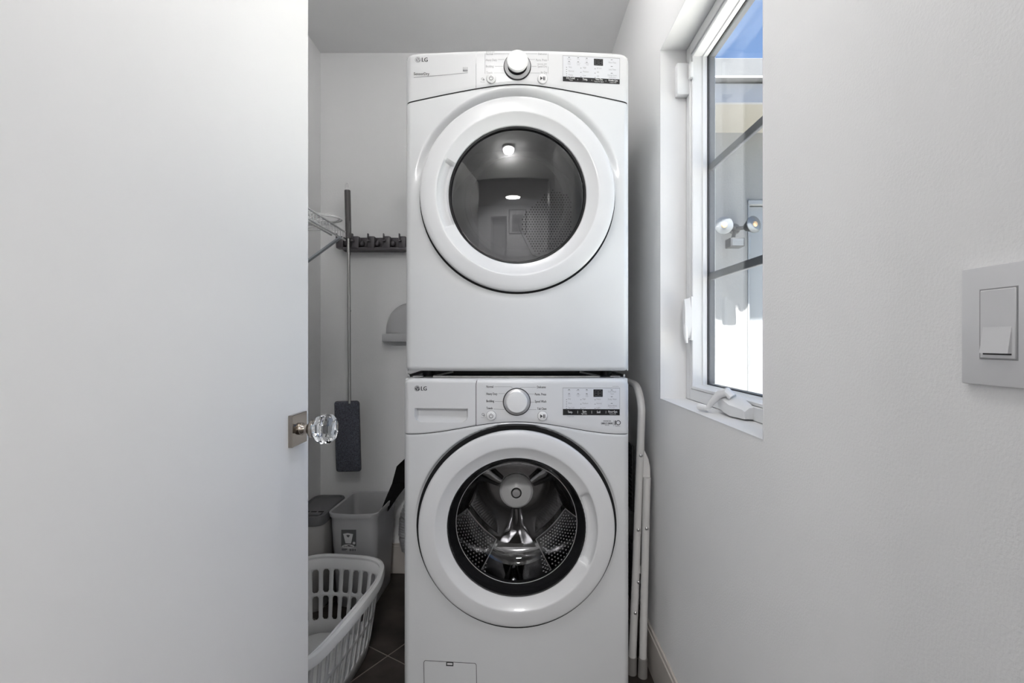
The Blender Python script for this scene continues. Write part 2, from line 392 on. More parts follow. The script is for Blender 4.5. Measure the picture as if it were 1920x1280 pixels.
# ---- door_1: the open door leaf on the left
dr = thing('door_1', None, None, (-.474, .70, 0), kind='structure')
DF = -.457
MB().rbox(DF-.035, DF, .345, 1.084, .008, 2.045, .0015, 1).build('door_leaf', M_DOOR, dr)
kz, ky = H-.184, 1.0215
kb = MB().rbox(DF, DF+.009, ky-.0345, ky+.0345, kz-.0325, kz+.0325, .0008, 1).build('rosette', M_CHROME, dr, angle=20)
MB().lathe([(0, 0), (.0125, 0), (.0125, .006), (.0095, .010), (.0095, .017), (.012, .020), (.012, .024), (.009, .026), (0, .026)], axis((DF+.008, ky, kz), (1, 0, 0)), 24).build('shank', M_CHROME, kb)
MB().lathe([(0, 0), (.016, 0), (.0185, .003), (.0185, .008), (.016, .0105), (0, .0105)], axis((DF+.030, ky, kz), (1, 0, 0)), 24).build('collar', M_CHROME, kb)
kn = MB().lathe([(0, 0), (.019, .0), (.0275, .006), (.0315, .015), (.0315, .021), (.0285, .024), (.0315, .027), (.0300, .034), (.0225, .0405), (.015, .0385), (0, .036)], axis((DF+.0406, ky, kz), (1, 0, 0)) @ Matrix.Rotation(PI/8, 4, 'Z'), 8)
kn.build('crystal_knob', M_CRYST, kb, smooth=False)

# ---- ceiling dome lights, then the added fill light in the hall
for (lx, ly_), m_, lab in ((L_LAUNDRY, M_DOME1, 'small round dome ceiling light just above the dryer front'), (L_ENTRY, M_DOME2, 'small round dome ceiling light just inside the doorway')):
    q = thing('dome_light', lab, 'light', (lx, ly_, CEIL), 'dome ceiling lights')
    A_ = axis((lx, ly_, CEIL), (0, 0, -1))
    MB().lathe([(0, .001), (.075, .001), (.075, .022), (.070, .026), (.060, .026)], A_, 32).build('base_pan', M_TRIM, q)
    MB().lathe([(.062, .026), (.064, .045), (.058, .070), (.042, .090), (.022, .099), (0, .101)], A_, 24).build('dome_lens', m_, q)
q = thing('hall_fill_light', 'added large flat round fill light on the hall ceiling behind the camera', 'light', (*L_HALL, CEIL))
MB().lathe([(.205, -.004), (.209, -.011), (.225, -.007), (.227, 0)], axis((*L_HALL, CEIL), (0, 0, 1)), 40).build('trim_ring', M_TRIM, q)
MB().lathe([(0, -.004), (.205, -.004)], axis((*L_HALL, CEIL), (0, 0, 1)), 40).build('lens', M_HALLFILL, q)

# ================================================================== OUTSIDE
YW, YE = 3.156, 2.75
nb = thing('building', 'white stucco outbuilding with grey eave seen through the window', 'building', (2.2, YW, 0))
MB().box(.62, 1.50, YW, YW+.15, -.03, 2.60).box(2.42, 4.2, YW, YW+.15, -.03, 2.60).box(1.5, 2.42, YW, YW+.15, 1.975, 2.60).build('stucco_wall', M_STUCCO, nb, smooth=False)
ez = H+1.335
MB().box(.62, 4.2, YE+.02, YW, ez, ez+.02).build('soffit', M_SOFFIT, nb, smooth=False)
MB().rbox(.62, 4.2, YE, YE+.02, ez-.004, ez+.105, .002, 1).build('fascia_board', M_FASCIA, nb)
MB().rbox(.62, 4.2, YE-.045, YE+.02, ez+.118, ez+.222, .003, 1).build('gutter_board', M_GUTTER, nb)
MB().rbox(.62, 4.2, YE-.049, YE-.045, ez+.112, ez+.122, .001, 1).build('drip_edge', M_TRIM, nb)
MB().add([(.62, YE, ez+.21), (4.2, YE, ez+.21), (4.2, YW+1.2, ez+.55), (.62, YW+1.2, ez+.55), (.62, YE, ez+.18), (4.2, YE, ez+.18), (4.2, YW+1.2, ez+.18), (.62, YW+1.2, ez+.18)], [(0, 1, 2, 3), (4, 7, 6, 5), (0, 4, 5, 1), (2, 6, 7, 3), (1, 5, 6, 2), (0, 3, 7, 4)]).build('roof', M_FASCIA, nb, smooth=False)
d2 = thing('door_2', None, None, (1.95, YW, 0), kind='structure')
MB().rbox(1.512, 2.40, YW+.03, YW+.07, .01, 1.958, .002, 1).build('door_leaf', M_EXTDOOR, d2)
m = MB(); m.rbox(1.494, 1.506, YW-.006, YW+.08, 0, 1.985, .002, 1); m.rbox(2.41, 2.422, YW-.006, YW+.08, 0, 1.985, .002, 1); m.rbox(1.494, 2.422, YW-.010, YW+.08, 1.963, 1.99, .002, 1); m.build('door_frame', M_EXTDOOR, d2)
for hz in (H+(638-458)/291.5, H-(670-638)/291.5, .25):
    MB().tube([(1.511, YW+.020, hz-.055), (1.511, YW+.020, hz+.055)], .008, 8).build('hinge', M_GALV, d2)
struct(MB().box(.614, 4.2, -2.5, YW+.15, -.16, -.03), 'ground_1', M_CONC)
# flood light with two lamp heads and a motion sensor
fx, fz = (1376-966)/291.5, H+(638-430)/291.5
fd = thing('flood_light', 'twin-head grey flood light with motion sensor on the white stucco wall', 'light', (fx, YW, fz))
MB().lathe([(0, 0), (.034, 0), (.034, .018), (.028, .026), (0, .026)], axis((fx, YW, fz), (0, -1, 0)), 24).build('wall_plate', M_FLOOD, fd)
def head(p, d):
    d = Vector(d).normalized(); p = Vector(p)
    a = MB().tube([(fx, YW-.02, fz), (lerp(fx, p.x, .5), YW-.06, fz-.005), tuple(p-d*.052)], .013, 10).build('arm', M_FLOOD, fd)
    h = MB().lathe([(0, -.06), (.022, -.058), (.030, -.04), (.046, -.008), (.052, 0), (.052, .006), (.047, .006)], axis(p, d), 28).build('lamp_head', M_FLOOD, fd)
    MB().lathe([(.050, .004), (.053, .002), (.053, .008), (.040, .014), (0, .018)], axis(p, d), 28).build('lens', M_LENS, h)
    MB().lathe([(0, .024), (.014, .022), (.019, .015)], axis(p, d), 16).build('bulb', M_AMBER, h)
head(((1357-966)*2.98/F, 2.98, H+(638-423)*2.98/F), (-.25, -1, .05)); head(((1412-966)*3.0/F, 3.0, H+(638-421)*3.0/F), (.35, -1, .1))
sx, sz = (1378-966)*3.02/F, H+(638-455)*3.02/F
sb = MB().rbox(sx-.045, sx+.045, 2.98, 3.06, sz-.03, sz+.025, .006).tube([(sx, 3.05, sz+.02), (fx, YW-.01, fz-.01)], .012, 8).build('sensor', M_FLOOD, fd)
for k in range(5): MB().box(sx-.034, sx+.034, 2.978, 2.981, sz-.022+k*.008, sz-.018+k*.008).build('grille_slat', M_LENS, sb, smooth=False)

# ================================================================== MACHINES
HW = .343
def bow(x): return .020*(1-(x/HW)**2)
def eround(x, R=.018):
    t = max(0, min(1, (abs(x)-(HW-R))/R)); return R*(1-math.sqrt(max(0, 1-t*t)))
class Machine:
    def __init__(s, root, cx, yf, zb, zt, dz, seam, pocket, bottom_r, sh, gr):
        s.sh = sh; s.gr = gr
        s.root, s.cx, s.yf, s.zb, s.zt, s.dz, s.seam, s.pocket, s.br = root, cx, yf, zb, zt, dz, seam, pocket, bottom_r
    def pf(s, x, z):
        b = bow(x); r = math.hypot(x, z-s.dz); k = 1-sstep(s.gr+.0005, s.sh, r); return b-k*s.dip((z-s.dz)/max(r, .01))-eround(x)
    def dip(s, sn): return lerp(.0012, .017, sstep(-.15, .95, sn))
    def pc(s, x, z):
        R = .013; t = max(0, min(1, (z-(s.zt-R))/R)); return bow(x)+.0015-eround(x)-R*(1-math.sqrt(max(0, 1-t*t)))
    def hw(s, z, r, z0, sg):
        d = (z-(z0-sg*r))*sg
        return HW if d <= 0 else HW-(r-math.sqrt(max(0, r*r-min(d, r)**2)))
    def on(s, px, py, off=.0005):
        sc = F/(s.yf-.02)
        for _ in range(3):
            x = (px-966)/sc-s.cx; z = H+(638-py)/sc; p = s.pc(max(-HW, min(HW, x)), z); sc = F/(s.yf-p)
        return Vector((x+s.cx, s.yf-p-off, z))
    def body(s):
        y0, y1 = s.yf+.014, s.yf+.70; c, w = s.cx, HW
        m = MB(); m.box(c-w, c-w+.004, y0, y1, s.zb, s.zt-.018); m.box(c+w-.004, c+w, y0, y1, s.zb, s.zt-.018)
        m.rbox(c-w, c+w, y0+.004, y1, s.zt-.022, s.zt-.001, .004); m.box(c-w, c+w, y1-.004, y1, s.zb, s.zt-.02); m.box(c-w, c+w, y0+.01, y1, s.zb, s.zb+.006)
        m.build('cabinet', M_WHITE, s.root)
        # sheet behind the seam
        def sm(u, v): x = lerp(-HW+.006, HW-.006, u); return (c+x, s.yf-s.pc(x, s.zt-.1)+.006, s.seam(x)+lerp(-.012, .012, v))
        MB().grid(sm, 48, 2).build('seam_gap', M_DARK, s.root)
        def fp(u, v):
            zz = lerp(s.zb, s.seam(0)-.0012, v); w_ = s.hw(zz, s.br, s.zb, -1) if s.br else HW
            x = w_*math.sin((2*u-1)*PI/2*.94)/math.sin(PI/2*.94); z = lerp(s.zb, s.seam(x)-.0012, v)
            p = s.pf(x, z); tt = max(0, 1-(z-s.zb)/.012); p -= .010*tt*tt
            tt = max(0, 1-(s.seam(x)-.0012-z)/.006); p -= .003*tt*tt
            return (c+x, s.yf-p, z)
        MB().grid(fp, 220, 200, lambda q: math.hypot(q.x-c, q.z-s.dz) > .272).build('front_panel', M_WHITE, s.root, angle=60)
        # black gasket behind the door ring
        D = axis((c, s.yf, s.dz), (0, -1, 0)); s.D = D
        def gk(u, v):
            a = 2*PI*u; r = (s.gr, s.gr, .2905, .2905, .270)[round(v*4)]; x = r*math.cos(a)
            p = s.pf(x, s.dz+r*math.sin(a))+(-.001, .0012, .0012)[round(v*4)] if v < .6 else .026
            return (c+x, s.yf-p, s.dz+r*math.sin(a))
        MB().grid(gk, 120, 4, wrap=True).build('door_gasket', M_BLACK, s.root)
        R = [(.270, .022), (.2925, .024), (.2925, .031), (.2918, .0345), (.2895, .0372), (.2860, .0388), (.275, .0402), (.265, .0412), (.255, .0421), (.246, .0427), (.2425, .0424), (.2405, .0412), (.237, .0390), (.230, .0352), (.222, .0315), (.214, .0284), (.209, .0268), (.2075, .024), (.2075, .010)]
        NS = 240; th0, wid = s.pocket; vs = []
        for r, p in R:
            for i in range(NS):
                a = 2*PI*i/NS; d = abs((math.degrees(a)-th0+180) % 360-180); k = 1-sstep(wid-4, wid, d)
                if .2085 < r < .2402: p2 = p-.020*k*math.sin(PI*(r-.2085)/.0317)**.4
                else: p2 = p
                vs.append(D @ Vector((r*math.cos(a), r*math.sin(a), p2)))
        fs = [(j*NS+i, j*NS+(i+1) % NS, (j+1)*NS+(i+1) % NS, (j+1)*NS+i) for j in range(len(R)-1) for i in range(NS)]
        MB().add(vs, fs).build('door_ring', M_PLASTIC, s.root, angle=30)
        # control panel, from the seam up
        xs = s.on(892.5, 760)[0]-c
        def cp(xa, xb):
            def f(u, v):
                z0 = s.seam(0)+.0012; zz = lerp(z0, s.zt, v); w_ = s.hw(zz, .022, s.zt, 1); q = HW*math.sin((2*lerp((xa/HW+1)/2, (xb/HW+1)/2, u)-1)*PI/2) if False else lerp(xa, xb, u)
                x = q*w_/HW; z = lerp(s.seam(x)+.0012, s.zt, 1-(1-v)**1.5)
                w2 = s.hw(z, .022, s.zt, 1); x = q*w2/HW; z = lerp(s.seam(x)+.0012, s.zt, 1-(1-v)**1.5)
                p = s.pc(x*HW/w2 if abs(q) > HW-.02 else x, z); tt = max(0, 1-(z-s.seam(x)-.0012)/.005); p -= .002*tt*tt
                return (c+x, s.yf-p, z)
            return f
        return xs, cp
def dryer_seam(x): return 1.864-.17*(math.sqrt(x*x+.073**2)-.073)
def washer_seam(x): return .8454-.040*.5*(1-math.cos(PI*min(1, abs(x)/.335)))

def knob_and_buttons(M, kx, ky_, pyb, proud):
    root = M.root; c = M.on(kx, ky_); n = Vector((0, -1, .0))
    A = axis(c+Vector((0, .001, 0)), n)
    k = MB().lathe([(.0, .0), (.0415, .0), (.0415, .0025), (.0395, .0030)], A, 48).build('knob_seat', M_BLACK, root)
    MB().lathe([(.0395, .001), (.0390, .0060), (.0335, .0085), (.030, .0090), (.030, .004)], A, 48).build('knob_ring', M_SILVER, k)
    MB().lathe([(.029, .004), (.029, .0092), (.0275, .0095), (.0270, max(.0095, proud-.013)), (.020, max(.0095, proud-.013))], A, 48).build('knob_gap', M_BLACK, k)
    a = proud
    MB().lathe([(.0270, a-.0135), (.0305, a-.012), (.0318, a-.006), (.0315, a-.002), (.0295, a), (.015, a+.0008), (0, a+.001)], A, 48).build('knob_cap', M_KNOBW, k)
    out = []
    for bx in (921, 1017):
        c = M.on(bx, pyb+(.8 if bx > 966 else 0)); A = axis(c, n)
        b = MB().lathe([(.0150, 0), (.0150, .0008), (.0138, .0008)], A, 32).build('button_rim', M_INK2, root)
        MB().lathe([(.0142, .0), (.0138, .004), (.0120, .0050), (0, .0052)], A, 32).build('button', M_KNOBW, b)
        on = lambda px, py, o=.0058, c=c: Vector((c.x+(px-966)/620, c.y-o, c.z-(py-638)/620))
        P = Print(on)
        if bx < 966: P.ring(966, 638.6, 3.0, 3.9, 118, 422, 20); P.rect(965.55, 633.6, 966.45, 638, 1)
        else:
            P.poly([(961.8, 634.4), (961.8, 641.6), (966.4, 638)]); P.rect(967.2, 634.6, 968.6, 641.4, 1); P.rect(969.4, 634.6, 970.8, 641.4, 1)
        P.build('button_symbol', M_INK, b, smooth=False)

def logo(M, x, y, r, w):
    P = Print(M.on); P.ring(x, y, 0, r, n=24)
    P.build('round_emblem', M_INK if r < 5.6 and M.zt < 1.2 else M_INK2, M.root, smooth=False)
    q = Print(lambda a, b: M.on(a, b, .0009)); q.ring(x, y, r*.72, r*.86, -5, 300, 20); q.rect(x-.4, y-r*.45, x+.4, y+r*.4, 1); q.rect(x-.4, y+r*.22, x+r*.42, y+r*.42, 1); q.ring(x-r*.36, y-r*.28, 0, r*.15, n=8); q.rect(x+r*.3, y-.3, x+r*.78, y+.3, 1)
    q.build('emblem_face', M_PLASTIC, M.root, smooth=False)
    P = Print(M.on); P.text('LG', x+r+2.2, y+3.8, w, 7.6, .35); P.build('brand_lettering', M_INK, M.root, smooth=False)

def seven_seg(P, x, y, w, h):
    t = .6
    for dx in (0, w*.56):
        a, b = x+dx, x+dx+w*.40
        for yy in (y, y+h/2, y+h): P.line(a, yy, b, yy, t, 1)
        for xx in (a, b): P.line(xx, y, xx, y+h, t, 1)

def display(M, x0, y0, x1, y1, ybar, tilt, rows, right, bar, led):
    on = lambda px, py, o=.0006: M.on(px, py+tilt*(px-x0), o)
    sc = Print(on); n = 10
    q = Print(lambda a, b: on(a, b, .0005)); q.rect(x0-.6, y0-.9, x1+.6, y1+.6, 10); fr = q.build('display_frame', M_INK2, M.root, smooth=False)
    sc.rect(x0, y0, x1, ybar, 10); s_ = sc.build('display_window', M_LCD, M.root, smooth=False)
    b = Print(lambda a, c: on(a, c, .0008)); b.rect(x0, ybar, x1, y1, 10); bo = b.build('touch_strip', M_BLACKG, M.root, smooth=False)
    k = Print(lambda a, c: on(a, c, .0009)); k.rect(*led, 2); k.build('digit_window', M_BLACKG, M.root, smooth=False)
    d = Print(lambda a, c: on(a, c, .0013)); lx0, ly0, lx1, ly1 = led; seven_seg(d, lx0+2.6, ly0+2.2, (lx1-lx0)-4.4, (ly1-ly0)-4.4); d.build('digits', M_DIGIT, M.root, smooth=False)
    t = Print(lambda a, c: on(a, c, .0010))
    for (s, x, y, w, h) in rows+right: t.text(s, x, y, w, h)
    t.build('display_lettering', M_INK2, M.root, smooth=False)
    t = Print(lambda a, c: on(a, c, .0010))
    for xx in (1067, 1084, 1100):
        for yy in (y0+2.6, y0+10.2): t.rect(xx-1.5, yy-.5, xx+1.5, yy+.5, 1)
    for k_ in range(5): t.rect(1061.4, y0+21+k_*4.05, 1063, y0+22+k_*4.05, 1)
    for k_ in range(3):
        for xx in (1088.3, 1114.8): t.rect(xx, y0+21+k_*8.1, xx+1.7, y0+22+k_*8.1, 1)
    for k_ in range(3): t.rect(1146-.9, y0+2.6+k_*12.6, 1148.5, y0+3.5+k_*12.6, 1)
    t.build('indicator_marks', M_INK, M.root, smooth=False)
    t = Print(lambda a, c: on(a, c, .0014))
    for (s, x, y, w, h) in bar: t.text(s, x, y, w, h, .12 if h > 3 else 0)
    for xx in (1083.2, 1109.4, 1136): t.rect(xx-.25, ybar+3.2, xx+.25, y1-3.2, 1)
    t.build('touch_lettering', M_INKW, M.root, smooth=False)

# ---- dryer
DCX, DYF = .0065, 1.503
dry = thing('dryer', 'white front-loading dryer with tinted door glass, stacked on top of the washer', 'dryer', (DCX, DYF+.35, .997))
D = Machine(dry, DCX, DYF, .997, 1.969, H+.4385, dryer_seam, (180, 27), .012, .328, .2985)
xs, cp = D.body()
MB().grid(cp(-HW, xs-.0004), 34, 26).build('left_fascia', M_PLASTIC, dry, angle=60)
MB().grid(cp(xs+.0004, HW), 70, 26).build('control_panel', M_PLASTIC, dry, angle=60)
for sx_ in (-1, 1):
    for yy in (DYF+.07, DYF+.62): MB().lathe([(0, 0), (.018, 0), (.018, .018), (0, .018)], axis((DCX+sx_*.285, yy, .9795), (0, 0, 1)), 16).build('foot', M_BLACK, dry)
# door glass and drum
dd = D.D
MB().lathe([(.2080, .021), (.2060, .0235), (.2015, .0225), (.199, .018), (.199, .012)], dd, 96).build('glass_rim', M_BLACKG, dry)
SAG = .018
MB().lathe([(.200, .0165)]+[(.2*k/16, .0165+SAG*(1-(k/16)**2)) for k in range(15, -1, -1)], dd, 96).build('door_glass', M_DRYG, dry, angle=180)
MB().lathe([(.200, .008), (.186, -.010), (.176, -.030), (.168, -.034), (.164, -.060), (.150, -.066)], dd, 72).build('inner_glass', M_BOWL, dry, angle=25)
MB().lathe([(.204, .006), (.204, -.050), (.275, -.055), (.275, -.40), (0, -.40)], dd, 72).build('drum', M_DRUMD, dry, angle=25)
# perforated vent on the drum back
c0 = Vector((DCX+.128, DYF+.394, D.dz+.028))
ol = [(-.16, -.02), (-.155, -.05), (-.09, -.175), (-.06, -.185), (.10, -.13), (.12, -.09), (.12, .09), (.10, .13), (.02, .16), (-.01, .155), (-.155, .02)]; ol = [(a*.76, b*.78) for a, b in ol]
MB().prism([(c0.x+a, c0.z+b) for a, b in ol], -(c0.y+.003), -(c0.y-.004), XZ).build('vent_plate', M_DRUMD, dry)
h = MB()
for i in range(-13, 14):
    for j in range(-14, 15):
        a, b = i*.0106+(j % 2)*.0053, j*.0094
        ok = True
        for k in range(len(ol)):
            p, q = ol[k], ol[(k+1) % len(ol)]
            dst = ((q[0]-p[0])*(b-p[1])-(q[1]-p[1])*(a-p[0]))/math.hypot(q[0]-p[0], q[1]-p[1])
            if dst < .010: ok = False
        if ok: h.lathe([(0, .0), (.0031, .0)], axis((c0.x+a, c0.y-.0045, c0.z+b), (0, -1, 0)), 6)
tag(h.build('vent_holes', M_BLACK, dry, smooth=False), kind='stuff')
knob_and_buttons(D, 970, 125, 148, .036)
logo(D, 783.5, 112, 5.4, 10.6)
P = Print(D.on); P.text('SensorDry', 776, 141, 29, 5.2, .12); P.build('panel_lettering', M_INK, dry, smooth=False)
P = Print(D.on); P.line(776, 145.2, 830, 141, 1.0, 8); P.line(830, 141, 877, 136.4, .8, 8)
P.rect(868, 126.2, 877, 126.7, 1); P.rect(868, 126.2, 868.5, 134, 1); P.rect(876.5, 126.2, 877, 134, 1); P.rect(868, 131, 877, 134, 2); P.text('energy', 869, 130, 7, 2.2)
P.build('badge_print', M_INK2, dry, smooth=False)
P = Print(D.on)
for s_, x_, y_, w_, h_ in (('SENSOR DRY', 911, 98.6, 17, 2.2), ('Normal', 911, 103.2, 13, 4), ('Heavy Duty', 911, 114.6, 20.5, 4.2), ('Bedding', 911, 126.4, 14.5, 4.2), ('Towels', 912, 138.4, 11.5, 4.2), ('Delicates', 1009, 103.2, 16.5, 4), ('Perm. Press', 1005, 114.8, 20.5, 4.2), ('MANUAL DRY', 1007.5, 121.5, 18, 2.4), ('Speed Dry', 1008, 126.6, 17.6, 4.2), ('Air Dry', 1013.5, 138, 12.2, 4.2)): P.text(s_, x_, y_, w_, h_)
for a in ((926, 101, 957, 101), (934, 111.5, 946, 111.5), (928, 124.5, 943, 124.5), (926, 137, 945, 137), (980, 101, 1007, 101), (991, 111.5, 1003, 111.5), (997, 124.5, 1006, 124.5), (993, 137, 1012, 137), (909.4, 100, 909.4, 138.5), (1027.6, 100, 1027.6, 114), (1027.6, 125, 1027.6, 138)): P.line(*a, .55)
P.ring(904.5, 148, 1.5, 2.3, n=12); P.rect(905.5, 148, 908.5, 151, 1); P.text('lock', 901, 154.5, 8, 2)
P.build('dial_lettering', M_INK2, dry, smooth=False)
R1 = [('Sensing', 1063.5, 111.2, 7, 1.8), ('Cool', 1082, 111.0, 4.4, 1.8), ('Flow', 1098, 110.8, 4.4, 1.8), ('Clean', 1064.5, 118.2, 5.6, 1.8), ('Filter', 1064.5, 120.8, 5.6, 1.8), ('Control', 1081, 118, 7, 1.8), ('lock', 1082, 120.8, 5, 1.8), ('Custom', 1096.4, 117.6, 7.6, 1.8), ('PGM', 1099, 120.4, 4.5, 1.8),
      ('Very', 1066, 126.6, 6, 2.8), ('Normal', 1066, 134.0, 10, 2.8), ('Damp', 1066, 141.2, 8, 2.8), ('High', 1093, 126.3, 6, 2.8), ('Medium', 1093, 133.8, 10.5, 2.8), ('Low', 1093, 141, 5.6, 2.8), ('60 min', 1119, 126, 9, 2.8), ('40', 1119, 133.5, 4, 2.8), ('20', 1119, 141, 4, 2.8)]
R2 = [('More Time', 1141, 114.2, 14, 2.8), ('Less Time', 1141.5, 127.2, 13, 2.8), ('Energy Saver', 1139.5, 137.8, 17, 2.6), ('*Delay Dry', 1140.5, 141.6, 14, 2.2)]
BA = [('Dry Level', 1062, 147.8, 15.6, 3.9), ('*Signal', 1067, 150.6, 7, 1.9), ('Temp.', 1092.5, 148.8, 9, 4), ('Time Dry', 1116, 147.6, 14, 4), ('*Damp Dry Signal', 1114, 150.9, 17.5, 1.9), ('Wrinkle Care', 1140.5, 148.0, 17.5, 3.4), ('*Custom PGM', 1142.5, 150.9, 13, 1.9)]
display(D, 1055.6, 104.6, 1161.5, 152.2, 140.6+3.0, .052, R1, R2, BA, (1113.5, 107.2, 1130.5, 119.8))

# ---- washer
WCX, WYF = .004, 1.492
was = thing('washer', 'white front-loading washer with clear door bowl, standing on the floor under the dryer', 'washer', (WCX, WYF+.35, 0))
Wm = Machine(was, WCX, WYF, .012, .975, .5305, washer_seam, (0, 28), 0, .3105, .3035)
xs, cp = Wm.body()
# detergent drawer front with a scooped grip
X0, X1, Z0, Z1 = Wm.on(777, 766)[0]-WCX, Wm.on(877, 766)[0]-WCX, Wm.on(777, 790.5)[2], Wm.on(777, 764.8)[2]
base = cp(-HW, xs-.0009)
def drawer(u, v):
    x, y, z = base(u, v); xl = x-WCX
    if abs(z-Z1) < .0006 and X0 < xl < X1: z = Z1
    if X0 < xl < X1 and Z0 < z < Z1:
        R = .021; k = 1
        for cxx, sg in ((X0+R, -1), (X1-R, 1)):
            if (xl-cxx)*sg > 0 and z < Z0+R and math.hypot(xl-cxx, z-Z0-R) > R: k = 0
        if k: y += .022*min(1, (Z1-z)/.0015)*min(1, (z-Z0)/.016)**.6*min(1, (xl-X0)/.008)*min(1, (X1-xl)/.004)
    return (x, y, z)
MB().grid(drawer, 300, 240).build('detergent_drawer', M_PLASTIC, was, angle=40)
MB().grid(cp(xs+.0009, HW), 70, 26).build('control_panel', M_PLASTIC, was, angle=60)
sm = Print(lambda a, b: Wm.on(a, b, -.004)); sm.rect(890.6, 712, 894.2, 797, 1); sm.build('drawer_gap', M_DARK, was, smooth=False)
for sx_ in (-1, 1):
    for yy in (WYF+.07, WYF+.62): MB().lathe([(0, 0), (.022, 0), (.022, .014), (0, .014)], axis((WCX+sx_*.285, yy, 0), (0, 0, 1)), 16).build('foot', M_BLACK, was)
wd = Wm.D
MB().lathe([(.2085, .022), (.2070, .025), (.2035, .024), (.192, .002), (.186, -.012), (.184, -.016)], wd, 96).build('glass_bezel', M_BLACKG, was, angle=30)
MB().lathe([(.184, -.014), (.180, -.020), (.174, -.055), (.160, -.085), (.135, -.098), (.08, -.104), (0, -.106)], wd, 96).build('door_bowl', M_BOWL, was, angle=180)
MB().tube([wd @ Vector((.1855*math.cos(2*PI*k/96), .1855*math.sin(2*PI*k/96), -.013)) for k in range(96)], .0014, 6, True).build('bowl_rim_glint', M_SILVER, was)  # silver ring added as the highlight along the bowl's edge
MB().lathe([(.1865, -.014), (.190, -.018), (.190, -.04), (.215, -.05), (.205, -.07), (.225, -.085)], wd, 72).build('door_boot', M_BLACK, was)
# drum
ND = 72
drum = MB().lathe([(.212, -.088), (.215, -.092), (.225, -.094), (.238, -.100), (.248, -.112), (.250, -.125), (.250, -.330), (.235, -.350), (.20, -.358), (.185, -.352), (.08, -.345), (0, -.345)], wd, ND).build('drum', M_STEEL, was, angle=45)
MB().lathe([(.062, -.343), (.062, -.330), (.058, -.326), (.056, -.322), (.052, -.320), (.020, -.308), (.0185, -.310)], wd, 48).build('drum_hub', M_HUB, was)
MB().lathe([(.020, -.3085), (.019, -.306), (.0155, -.306), (.0145, -.309)], wd, 32).build('hub_groove', M_BLACK, was)
MB().lathe([(.0155, -.308), (.014, -.304), (0, -.303)], wd, 32).build('hub_cap', M_SILVER, was)
for k in range(3):
    a = math.radians(30+120*k)      # spider arms pressed in the drum back
    v = []
    for (r, w_) in ((.066, .020), (.12, .030), (.19, .060), (.215, .075)):
        for sg in (-1, -.45, .45, 1):
            hgt = .338 if abs(sg) > .9 else .326
            if r > .2: hgt = .349
            v.append(wd @ Vector((r*math.cos(a)-sg*w_*math.sin(a), r*math.sin(a)+sg*w_*math.cos(a), -hgt)))
    MB().add(v, [(j*4+i, j*4+i+1, j*4+5+i, j*4+4+i) for j in range(3) for i in range(3)]).build('drum_rib', M_STEEL, was, angle=50)
for deg in (268, 28, 148):          # lifters
    L = []
    for (t_, wdt, hg) in ((-.135, .030, .004), (-.150, .036, .030), (-.20, .030, .045), (-.27, .040, .045), (-.315, .050, .032), (-.330, .05, .006)):
        row = []
        for q in (-1, -.55, 0, .55, 1):
            a = math.radians(deg)+q*wdt/.25; r = .251-hg*(1-abs(q)**2.2); row.append(wd @ Vector((r*math.cos(a), r*math.sin(a), t_)))
        L.append(row)
    MB().loft(L, closed=False).build('lifter', M_STEEL, was, angle=60)
dm = MB()
for (a0, a1) in ((178, 248), (292, 358), (50, 80), (100, 130)):
    na = int((a1-a0)/3.6)
    for i in range(na):
        for j in range(14):
            a = math.radians(a0+(i+.5*(j % 2))*3.6); t_ = -.135-j*.0145
            c_ = wd @ Vector((.2505*math.cos(a), .2505*math.sin(a), t_)); n_ = (wd.to_3x3() @ Vector((-math.cos(a), -math.sin(a), 0)))
            dm.lathe([(.0040, 0), (.0030, .0016), (0, .0024)], axis(c_, n_, (0, 1, 0)), 6)
tag(dm.build('drum_dimples', M_SILVER, was), kind='stuff')
for (a0, a1) in ((192, 240), (300, 348)):
    def pp(u, v, lift=0):
        a = math.radians(lerp(a0, a1, u)+(8 if a0 < 250 else -8)*v); r = lerp(.246, .196, v**.8)-lift-.010*math.sin(PI*u)**.6
        return wd @ Vector((r*math.cos(a), r*math.sin(a), lerp(-.135, -.335, v)))
    pl_ = MB().grid(pp, 20, 12).build('dotted_plate', M_STEEL, was, angle=60)
    MB().tube([pp(k/14, 0, .001) for k in range(15)]+[pp(1, k/8, .001) for k in range(1, 9)]+[pp(1-k/14, 1, .001) for k in range(1, 15)]+[pp(0, 1-k/8, .001) for k in range(1, 8)], .0018, 6, True).build('plate_edge', M_SILVER, pl_)
    dt = MB()
    for i in range(1, 14):
        for j in range(1, 12):
            u, v = (i+.5*(j % 2))/14.5, j/12.2
            p_ = pp(u, v, .0003); e1 = pp(u+.01, v)-p_; e2 = pp(u, v+.01)-p_; n_ = e1.cross(e2).normalized()
            if n_.dot(Vector((WCX, 1.6, Wm.dz))-p_) < 0: n_ = -n_
            dt.lathe([(.0032, 0), (.0024, .0014), (0, .002)], axis(p_, n_, (0, 1, 0)), 6)
    tag(dt.build('plate_dots', M_SILVER, pl_), kind='stuff')
